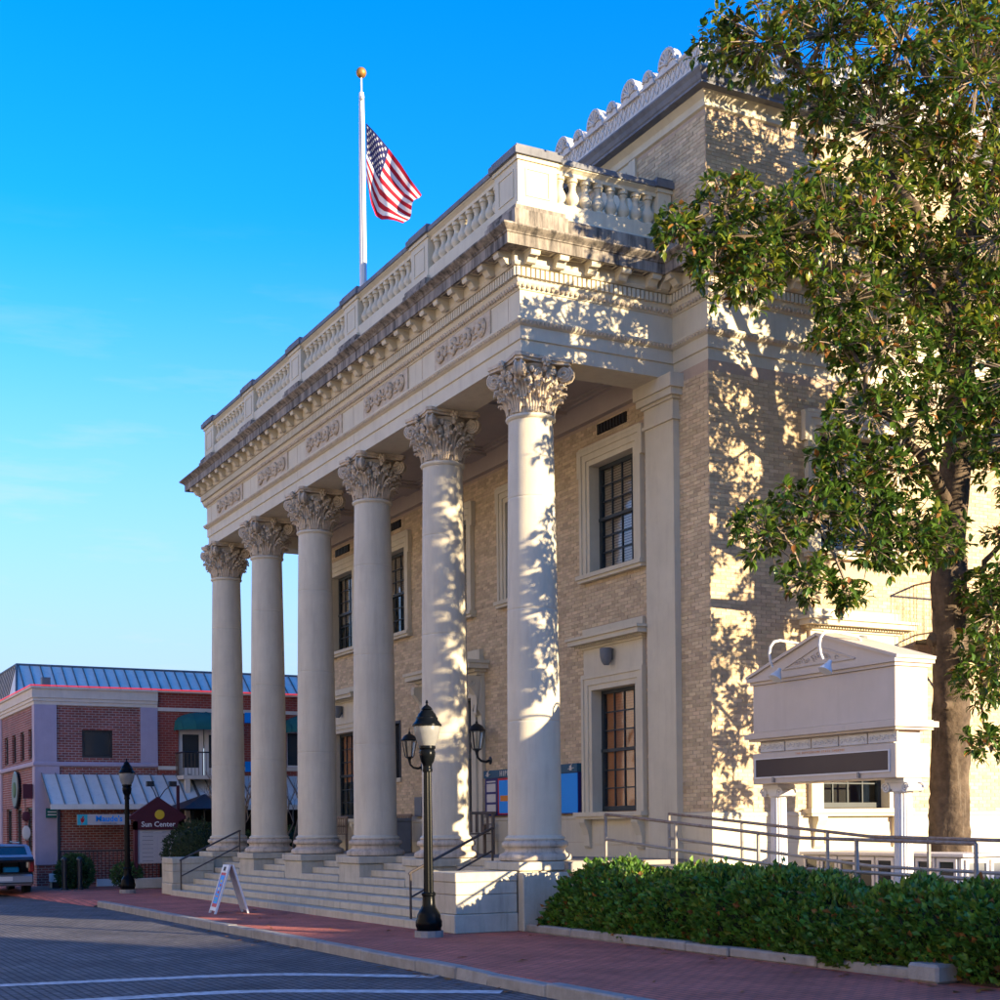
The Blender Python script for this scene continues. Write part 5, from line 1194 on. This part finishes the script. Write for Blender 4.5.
m = MB(); m.sweep(CP_, [(.0, 3.70), (.07, 3.70), (.09, 3.73), (.09, 3.80), (.07, 3.84), (0, 3.84)]); loc_build(m, 'string_course', LILAC, cafe, CB)
m = MB(); m.sweep(CP_, [(.0, 5.58), (.06, 5.60), (.06, 5.70), (.09, 5.71), (.09, 5.80), (.12, 5.81), (.12, 6.08), (.17, 6.09), (.17, 6.15), (-.3, 6.16)]); loc_build(m, 'cornice', CREAM, cafe, CB)
m = MB(); m.sweep(CP_, [(.17+.02*cos(t), 6.18+.02*sin(t)) for t in [2*pi*k/8 for k in range(9)]]); loc_build(m, 'neon_tube', NEON, cafe, CB)
m = MB(); RX = XB-3.6; RY = YB+.02; base = [(-48, RY), (RX, RY), (RX, 14), (-48, 14)]; top = [(-46, RY+.35), (RX-2.0, RY+.35), (RX-2.0, 13.6), (-46, 13.6)]
m.add([(x, y, 5.9) for x, y in base]+[(x, y, 7.42) for x, y in top], [(0, 1, 5, 4), (1, 2, 6, 5), (2, 3, 7, 6), (3, 0, 4, 7), (4, 5, 6, 7)]); roof = loc_build(m, 'roof', METALROOF, cafe, CB); m = MB(); m.box(-45, XB-.3, YB+.3, .1, 5.5, 5.58); m.box(-45, XB-.3, .2, 12, 5.5, 5.58); loc_build(m, 'roof_deck', COPING, cafe, CB)
m = MB()
for k in range(38):
    y0 = RY+.4+k*.36; m.obox((RX-1.0, y0, 6.68), (-1.0, 0, .76), (0, .014, 0), (0, 0, .035))
for k in range(40):
    x = RX-2.1-k*.4; m.obox((x, RY+.175, 6.68), (0, .175, .76), (.014, 0, 0), (.0, -.03, .01))
m.tube([(-46, RY+.35, 7.43), (RX-2.0, RY+.35, 7.43), (RX-2.0, 13.6, 7.43)], .05, 6); m.tube([(RX, RY, 5.92), (RX-2.0, RY+.35, 7.43)], .04, 6)
loc_build(m, 'roof_seam', SEAM, roof, CB)
m = MB(); m.box(XB-.75, XB-.5, -3.30, -3.05, 6.2, 6.5); loc_build(m, 'roof_unit', GREYBOX, cafe, CB)
# white metal awning over the sidewalk, seam by seam
def awning(u0, u1, zt, zb, pr, name, parent, base, mt, step=.40):
    m = MB(); m.add([(XB+.06, u0, zt), (XB+pr, u0, zb), (XB+pr, u1, zb), (XB+.06, u1, zt)], [(0, 1, 2, 3)]); m.add([(XB+.06, u0, zt-.03), (XB+pr, u0, zb-.03), (XB+pr, u1, zb-.03), (XB+.06, u1, zt-.03)], [(3, 2, 1, 0)])
    m.box(XB+pr-.02, XB+pr+.03, u0, u1, zb-.14, zb+.015); o = loc_build(m, name, mt, parent, base); n = int((u1-u0)/step); s = MB()
    for k in range(n+1):
        u = u0+(u1-u0)*k/n; s.obox((XB+(pr+.06)/2, u, (zt+zb)/2+.02), ((pr-.06)/2, 0, (zb-zt)/2), (0, .012, 0), (0, 0, .028))
    loc_build(s, 'awning_seam', SEAM, o, base); return o
awning(-3.45, 1.15, 3.45, 2.48, 1.5, 'metal_awning', cafe, CB, AWNMETAL)
m = MB()
for u in (-3.2, -1.2, .9): m.box(XB+1.36, XB+1.44, u-.04, u+.04, 0, 2.42)
loc_build(m, 'awning_post', IRON, cafe, CB)
m = MB(); m.box(XB+1.40, XB+1.52, -2.1, .9, 0, .22); loc_build(m, 'patio_curb', WHITE, cafe, CB)
m = MB()
for z in (1.08, .2): m.box(XB+1.38, XB+1.42, -3.2, .9, z-.02, z+.02)
for k in range(34): m.box(XB+1.39, XB+1.41, -3.15+k*.12, -3.13+k*.12, .2, 1.08)
loc_build(m, 'patio_railing', IRON, cafe, CB)

annex = thing('brick_shop_building', 'two-storey red brick shop building with teal awnings behind the columns', 'building', (XB, .15, 0)); AB = (XB, .15, 0)
m = MB(); cells(m, FS, .17, 12, 0, 6.15, [(.85, 2.55, 3.45, 4.95), (4.5, 6.0, 3.75, 4.95)], .3); loc_build(m, 'front_wall', REDBRICK, annex, AB)
m = MB(); FS.box(m, .17, 12, 0, .05, 5.50, 5.62); FS.box(m, .17, .8, 0, .05, 3.62, 3.74); FS.box(m, 2.6, 12, 0, .05, 3.62, 3.74); FS.box(m, .17, 12, 0, .10, 6.10, 6.16); loc_build(m, 'stone_band', CREAM, annex, AB)
for z in (5.36, 3.75): m = MB(); FS.box(m, 3.05, 3.5, .0, .06, z-.17, z+.17); loc_build(m, 'blue_tile', BLUEP, annex, AB)
m = MB(); m.tube([(XB+.12, .17, 6.18), (XB+.12, 12, 6.18)], .02, 8); loc_build(m, 'neon_tube', NEON, annex, AB)
for u0, u1, nm in ((.85, 1.68, 'french_door'), (1.72, 2.55, 'french_door')):
    m = MB(); 
    for a, b, c, d in ((u0, u0+.14, 3.45, 4.95), (u1-.14, u1, 3.45, 4.95), (u0+.14, u1-.14, 3.45, 3.7), (u0+.14, u1-.14, 4.78, 4.95)): FS.box(m, a, b, -.12, -.06, c, d)
    dd = loc_build(m, nm, WHITE, annex, AB); m = MB(); FS.box(m, u0+.14, u1-.14, -.1, -.09, 3.7, 4.78); loc_build(m, 'pane', GLASS, dd, AB)
window(FS, 4.5, 6.0, 3.75, 4.95, annex, AB, WHITE, GLASS, .12, 1)
def dome_awning(u0, u1, zb, name):
    m = MB(); c = (u0+u1)/2; hw = (u1-u0)/2; V = []; F = []; n, k = 12, 6
    for i in range(n+1):
        a = pi*i/n
        for j in range(k+1):
            b = pi/2*j/k; V.append((XB+.05+.85*cos(b)*sin(a)**.6 if sin(a) > 0 else XB+.05, c-hw*cos(a)*(.55+.45*cos(b)) if False else c-hw*cos(a), zb+.62*sin(b)*max(.0, sin(a))**.55))
    for i in range(n):
        for j in range(k): q = i*(k+1)+j; F.append((q, q+k+1, q+k+2, q+1))
    m.add(V, F); o = loc_build(m, name, TEAL, annex, AB, smooth=True, angle=0); s = MB()
    for i in (2, 4, 6, 8, 10): s.tube([Vector(V[i*(k+1)+j])+Vector((.005, 0, .005)) for j in range(k+1)], .012, 4)
    loc_build(s, 'awning_rib', TEAL, o, AB)
dome_awning(.68, 2.75, 4.88, 'canvas_awning'); dome_awning(4.35, 6.2, 4.88, 'canvas_awning')
m = MB(); m.box(XB+.02, XB+1.0, .72, 2.7, 3.30, 3.42); bal_ = loc_build(m, 'balcony', CREAM, annex, AB); m = MB()
m.tube([(XB+.05, .75, 4.15), (XB+.97, .75, 4.15), (XB+.97, 2.67, 4.15), (XB+.05, 2.67, 4.15)], .025, 6)
for k in range(17): m.tube([(XB+.97, .75+k*.12, 3.42), (XB+.97, .75+k*.12, 4.15)], .010, 4)
for k in range(8):
    for u in (.75, 2.67): m.tube([(XB+.05+k*.13, u, 3.42), (XB+.05+k*.13, u, 4.15)], .010, 4)
loc_build(m, 'balcony_rail', IRON, bal_, AB); m = MB(); m.box(XB+.8, XB+.95, .8, .95, 0, 3.3); m.box(XB+.8, XB+.95, 2.5, 2.65, 0, 3.3); loc_build(m, 'balcony_post', CREAM, bal_, AB)
awning(1.2, 9.0, 3.45, 2.45, 1.6, 'metal_awning', annex, AB, AWNMETAL)
m = MB(); FS.box(m, .2, 9, -.02, .02, .0, 2.4); loc_build(m, 'shop_front', DARK, annex, AB)

# signs on and before the cafe
t = thing('cafe_sign', 'white and teal cafe name board hanging under the metal awning', 'sign', (XB+1.42, -1.86, 1.86), pi/2)
MB().cbox(-.80, .80, -.03, .03, 0, .33, .01).build('board', PANEL, t); MB().box(-.80, -.50, -.036, -.031, .005, .325).build('picture_panel', CYAN, t)
put_text('lettering', "Maude's", .25, BLUEP, t, (.15, -.034, .11), bold=.006); put_text('lettering', 'A Sidewalk Cafe', .07, GREYBOX, t, (.15, -.034, .03))
m = MB(); m.ell((-.65, -.035, .15), (.06, .008, .075), 8, 5); m.ell((-.63, -.035, .245), (.03, .008, .03), 8, 5); m.tube([(-.72, -.035, .19), (-.65, -.035, .16), (-.58, -.035, .19)], .012, 4); m.tube([(-.66, -.035, .1), (-.67, -.035, .02)], .012, 4); m.build('figure', REDP, t)
t = thing('directory_sign', 'maroon gabled directory sign with a gold sun and white tenant panels', 'sign', (-21.0, -.88, 0), pi/2)
m = MB()
for s in (-1, 1): m.box(s*.70, s*.60, -.08, .08, 0, 1.95)
m.extrude([(-.70, 1.70), (.70, 1.70), (.70, 2.0), (.82, 2.0), (.82, 2.1), (0, 2.66), (-.82, 2.1), (-.82, 2.0), (-.70, 2.0)], lambda a, b, d: (a, d, b), -.08, .08); m.build('frame', MAROON, t)
m = MB(); m.box(-.60, .60, -.02, .02, .72, 1.70); pn = m.build('backing', PANEL, t)
for r in range(8):
    for c in range(2):
        if (r, c) in ((3, 1),): continue
        p = MB().cbox(-.56+c*.58, -.02+c*.58, -.035, -.021, .74+r*.12, .845+r*.12, .004).build('tenant_panel', PANEL, pn)
        MB().box(-.46+c*.58, -.14+c*.58, -.038, -.0355, .785+r*.12, .80+r*.12).build('print', GREYBOX, pn)
m = MB(); m.lathe([(.14, 0), (.14, .02), (.12, .03), (.001, .03)], 0, 0, 0, 20); m.v = [(x, -.082-z, y) for x, y, z in m.v]; m.build('sun_emblem', YELLOW, t, loc=(.04, 0, 2.14))
put_text('lettering', 'Sun Center', .215, PLASTIC, t, (0, -.084, 1.79), bold=.003)
MB().cbox(-.72, .72, -.2, .2, 0, .30, .02).build('plinth', GRANITE, t); MB().box(.62, .70, .16, .24, .3, 3.0).build('rear_post', MAROON, t)
for x in (-.25, .3):
    m = MB(); m.tube([(0, -.02, 2.55), (x*.6, -.15, 2.85), (x*1.2, -.3, 3.02)], .015, 5); m.box(x*1.2-.1, x*1.2+.1, -.42, -.26, 2.95, 3.1); m.build('sign_light', IRON, t)
t = thing('patio_umbrella', 'dark canvas patio umbrella behind the maroon gabled sign', 'umbrella', (-22.3, .9, 0))
MB().tube([(0, 0, 0), (0, 0, 2.75)], .025, 6).build('pole', IRON, t); m = MB(); V = [(0, 0, 2.78)]+[(1.3*cos(2*pi*k/8), 1.3*sin(2*pi*k/8), 2.32) for k in range(8)]; m.add(V, [(0, 1+k, 1+(k+1) % 8) for k in range(8)]); m.add([(x, y, z-.02) for x, y, z in V], [(0, 1+(k+1) % 8, 1+k) for k in range(8)]); m.build('canopy', IRON, t)
for (y, lab) in ((-3.43, 'black bollard nearest the parked car'), (-3.0, 'black bollard in front of the leafy shrub')):
    t = thing('bollard', lab, 'bollard', (-21.6, y, 0), 0, 'bollards at the cafe corner'); MB().lathe([(.075, 0), (.075, .82), (.085, .83), (.085, .88), (.06, .92), (.02, .94)], 0, 0, 0, 14).build('post', IRON, t, True); MB().lathe([(.12, 0), (.12, .03), (.08, .05)], 0, 0, 0, 14).build('foot', IRON, t)
t = thing('planter_box', 'low white planter box with a dark base at the cafe corner', 'planter', (-23.2, -3.25, 0)); MB().cbox(-.2, .2, -.28, .28, .18, .42, .01).build('box', WHITE, t); MB().cbox(-.18, .18, -.26, .26, 0, .178, .01).build('base', IRON, t)
t = thing('medallion_sign', 'oval green and gold medallion sign on the cafe side wall', 'sign', (-28.2, YB-.06, 3.05))
m = MB(); m.lathe([(.62, 0), (.62, .05), (.55, .07), (.001, .07)], 0, 0, 0, 24); m.v = [(x, -z, y) for x, y, z in m.v]; m.build('disc', IRON, t); m = MB(); m.lathe([(.26, 0), (.24, .02), (.001, .02)], 0, 0, 0, 20); m.v = [(x, -.07-z, y) for x, y, z in m.v]; m.build('emblem', PLANTL, t)
t = thing('street_sign', 'small green street name plate on the cafe corner pier', 'sign', (XB+.07, -3.15, 2.1), pi/2); MB().cbox(-.18, .18, -.03, 0, 0, .30, .005).build('plate', TEAL, t); MB().box(-.13, .13, -.034, -.031, .17, .2).build('print', PLASTIC, t); MB().box(-.13, .13, -.034, -.031, .08, .11).build('print', PLASTIC, t)
t = thing('projecting_sign', 'red projecting sign with white oval plaque below on the cafe corner', 'sign', (XB-.2, YB-.07, 1.4))
MB().cbox(-.05, .05, -.30, 0, 1.3, 1.75, .01).build('box_sign', MAROON, t); m = MB(); m.ell((0, -.2, .25), (.03, .13, .22), 14, 8); m.build('oval_plaque', PAPER, t, True); m = MB(); m.ell((0, -.2, .75), (.03, .13, .16), 14, 8); m.build('round_plaque', MAROON, t, True); MB().tube([(0, -.22, 1.3), (0, -.22, .0)], .012, 5).build('hanger', IRON, t)

# ------------------------------------------------------------------ parked estate car with its tailgate up
car = thing('parked_car', 'silver estate car seen from behind with its tailgate raised', 'car', (-20.95, -5.22, -.13))
def ring(x, hw, zb, zr, belt, tumble, rnd=.10):
    """cross-section of the body at length x"""
    a = hw; t = hw-tumble
    return [(x, -a+.08, zb), (x, -a, zb+.14), (x, -a-.01, belt-.18), (x, -a+.03, belt), (x, -t-.02, zr-.14), (x, -t+.10, zr-.02), (x, 0, zr), (x, t-.10, zr-.02), (x, t+.02, zr-.14), (x, a-.03, belt), (x, a+.01, belt-.18), (x, a, zb+.14), (x, a-.08, zb)]
m = MB(); secs = [ring(-.18, .84, .34, 1.40, .98, .17), ring(-.7, .86, .25, 1.46, .97, .17), ring(-1.6, .87, .22, 1.48, .95, .17), ring(-2.5, .87, .22, 1.45, .93, .18), ring(-3.0, .86, .22, 1.20, .93, .16), ring(-3.35, .85, .22, .96, .90, .03), ring(-4.1, .80, .24, .86, .80, .03), ring(-4.45, .70, .30, .70, .62, .03)]
V = [p for s in secs for p in s]; n = 13; F = []; MI = []
for i in range(len(secs)-1):
    for j in range(n-1):
        F.append((i*n+j, (i+1)*n+j, (i+1)*n+j+1, i*n+j+1)); MI.append(1 if (j in (3, 8) and i < 4) or (j in (4, 5, 6, 7) and i == 4) else 0)
F.append(tuple((len(secs)-1)*n+j for j in range(n))); MI.append(0)
m.add(V, F); m.mi = MI; bd = m.build('body', [CARPAINT, CARGLASS], car, True, 40)
m = MB(); m.cbox(-.22, .0, -.83, .83, .30, .62, .05); m.build('rear_bumper', CARPAINT, car, True, 30); m = MB(); m.box(-.02, .012, -.80, .80, .36, .40); m.build('bumper_strip', IRON, car)
m = MB(); m.cbox(-.30, -.12, -.80, .80, .60, .68, .03); m.build('load_sill', IRON, car)
for s in (-1, 1):
    m = MB(); m.cbox(-.32, -.10, s*.66, s*.83, .78, 1.06, .03); m.build('pillar', CARPAINT, car); m = MB(); m.cbox(-.16, -.05, s*.70, s*.855, .68, 1.06, .03); m.build('tail_light', TAIL, car, True); m = MB()
    m.add([(-.30, s*.80, 1.0), (-.16, s*.80, 1.0), (-.16, s*.66, 1.40), (-.30, s*.66, 1.40), (-.30, s*.72, 1.0), (-.16, s*.72, 1.0), (-.16, s*.60, 1.40), (-.30, s*.60, 1.40)], [(0, 1, 2, 3), (4, 5, 6, 7), (1, 5, 6, 2), (0, 4, 7, 3)]); m.build('pillar', CARPAINT, car)
# tailgate hinged at the roof edge, swung out
hx, hz_ = -.20, 1.43; an = radians(28); dx_, dz_ = cos(an), -sin(an)
def tg(u, l, d): return (hx+dx_*l-dz_*d, u, hz_+dz_*l+dx_*d)
def slab(m, u0, u1, l0, l1, d0, d1): m.add([tg(u0, l0, d0), tg(u1, l0, d0), tg(u1, l1, d0), tg(u0, l1, d0), tg(u0, l0, d1), tg(u1, l0, d1), tg(u1, l1, d1), tg(u0, l1, d1)], [(0, 3, 2, 1), (4, 5, 6, 7), (0, 1, 5, 4), (1, 2, 6, 5), (2, 3, 7, 6), (3, 0, 4, 7)])
m = MB(); slab(m, -.68, .68, 0, .10, -.03, .03); slab(m, -.72, -.60, .10, .62, -.03, .03); slab(m, .60, .72, .10, .62, -.03, .03); slab(m, -.73, .73, .62, .74, -.04, .035); tgt = m.build('tailgate', CARPAINT, car); m = MB(); slab(m, -.73, .73, .741, .90, -.045, .03); m.build('tailgate_trim', IRON, tgt); m = MB(); slab(m, -.60, .60, .10, .62, -.008, .012); m.build('rear_window', CARGLASS, tgt)
for s in (-1, 1):
    MB().tube([(-.6, s*.56, 1.5), (-2.3, s*.56, 1.52)], .02, 6).build('roof_rail', IRON, car); MB().tube([tg(s*.62, .55, -.03), (-.3, s*.68, 1.0)], .012, 5).build('gas_strut', IRON, car)
m = MB(); m.cbox(-1.15, -.95, -.62, -.08, .6, 1.1, .06); m.cbox(-1.15, -.95, .08, .62, .6, 1.1, .06); m.cbox(-1.12, -1.0, -.5, -.22, 1.1, 1.28, .04); m.cbox(-1.12, -1.0, .22, .5, 1.1, 1.28, .04); m.build('rear_seat', IRON, car, True)
m = MB(); m.box(-.95, -.25, -.7, .7, .55, .60); m.build('load_floor', DARK, car); m = MB(); m.cbox(-.7, -.35, .1, .5, .601, .82, .03); m.cbox(-.75, -.4, -.4, -.05, .601, .75, .03); m.build('luggage', BLUEP, car)
for x in (-.85, -3.55):
    for s in (-1, 1):
        m = MB(); m.lathe([(.19, -.09), (.29, -.09), (.31, -.06), (.31, .06), (.29, .09), (.19, .09)], 0, 0, 0, 22); m.v = [(a, c, b) for a, b, c in m.v]; wv = m.build('wheel', RUBBER, car, True, 40, loc=(x, s*.76, .31))
        m = MB(); m.lathe([(.05, .07), (.195, .05), (.195, -.05), (.05, -.07)], 0, 0, 0, 18); m.v = [(a, c, b) for a, b, c in m.v]; m.build('rim', GALV, wv, True, 40)
MB().box(.001, .01, -.26, .26, .44, .56).build('number_plate', PLASTIC, car)

# ------------------------------------------------------------------ unseen low building added to the right, stepped so it shades the street
nb = thing('added_shade_building', 'unseen low red brick building with stepped parapet, added right of the theatre to shade the street', 'building', (33.9, 17.2, 0), radians(27))
m = MB(); m.box(0, 8, -2.0, 14, -.15, 6.15); m.box(0, 8, -4.6, -2.01, -.15, 6.9); m.box(0, 8, -22, -4.61, -.15, 8.25); m.build('wall', REDBRICK, nb); m = MB(); m.box(-.2, 8.2, -1.9, 14.2, 6.15, 6.5); m.box(-.2, 8.2, -4.5, -1.91, 6.9, 7.25); m.box(-.2, 8.2, -22.2, -4.51, 8.25, 8.6); m.build('parapet', CREAM, nb)
for k in range(8):
    for z in (1.0, 3.7): p = MB().box(-.06, .01, -17+k*4, -15.4+k*4, z, z+1.8).build('window', IRON, nb); MB().box(-.08, -.061, -16.9+k*4, -15.5+k*4, z+.1, z+1.7).build('pane', GLASS, p)

# unseen fronts added across the street, tall and pale to bounce warm light
for i, (xa, xb, h, wm, lab) in enumerate(((-60, -34, 14, STUCCO, 'unseen tall cream stucco building added across the street for bounce light, farthest down the block'), (-33, -12, 16, STUCCO, 'unseen tallest pale stucco building added across the street for bounce light, opposite the theatre'), (-11, 9, 14.5, STUCCO, 'unseen cream stucco building added across the street for bounce light, opposite the hedge'), (10, 34, 13, STUCCO, 'unseen wide pale stucco building added across the street for bounce light, behind the camera'))):
    t = thing('added_bounce_building', lab, 'building', (xa, -24, 0), 0, 'added bounce buildings across the street'); wd = xb-xa
    MB().box(0, wd, -14, 0, -.15, h).build('wall', wm, t); MB().box(-.1, wd+.1, -14.1, .25, h, h+.35).build('parapet', CREAM, t)
    n = int(wd/4.5)
    for k in range(n):
        u = (k+.5)*wd/n
        for z, hh in ((.4, 2.6), (5.0, 1.7), (8.6, 1.4)):
            if z+hh > h-.4: continue
            p = MB().box(u-.6, u+.6, 0, .06, z, z+hh).build('window', SASH, t); MB().box(u-.52, u+.52, .06, .075, z+.08, z+hh-.08).build('pane', GLASS, p)
structure(MB().box(-70, 40, -24, -21.5, -.15, 0).build('far_sidewalk', PAVE))

# a few fallen leaves on the pavement and in the gutter
rg = random.Random(91); m = MB()
for k in range(150):
    if rg.random() < .55: x, y, z = rg.uniform(-6, 14), -4.22-abs(rg.gauss(0, .18)), -.122
    elif rg.random() < .6: x, y, z = rg.uniform(1, 11), -.70-abs(rg.gauss(0, .25)), .006
    else: x, y, z = rg.uniform(-9, 10), rg.uniform(-3.9, -1.9), .006
    a = rg.uniform(0, 6.28); l = rg.uniform(.04, .085); c, s_ = cos(a)*l, sin(a)*l
    m.add([(x-c, y-s_, z), (x+s_*.4, y-c*.4, z+rg.uniform(0, .02)), (x+c, y+s_, z+rg.uniform(.0, .02)), (x-s_*.4, y+c*.4, z+.004)], [(0, 1, 2, 3)])
tag(stuff(m.build('fallen_leaves', LEAFB)), 'scattered brown fallen leaves on the sidewalk and in the gutter', 'leaves')
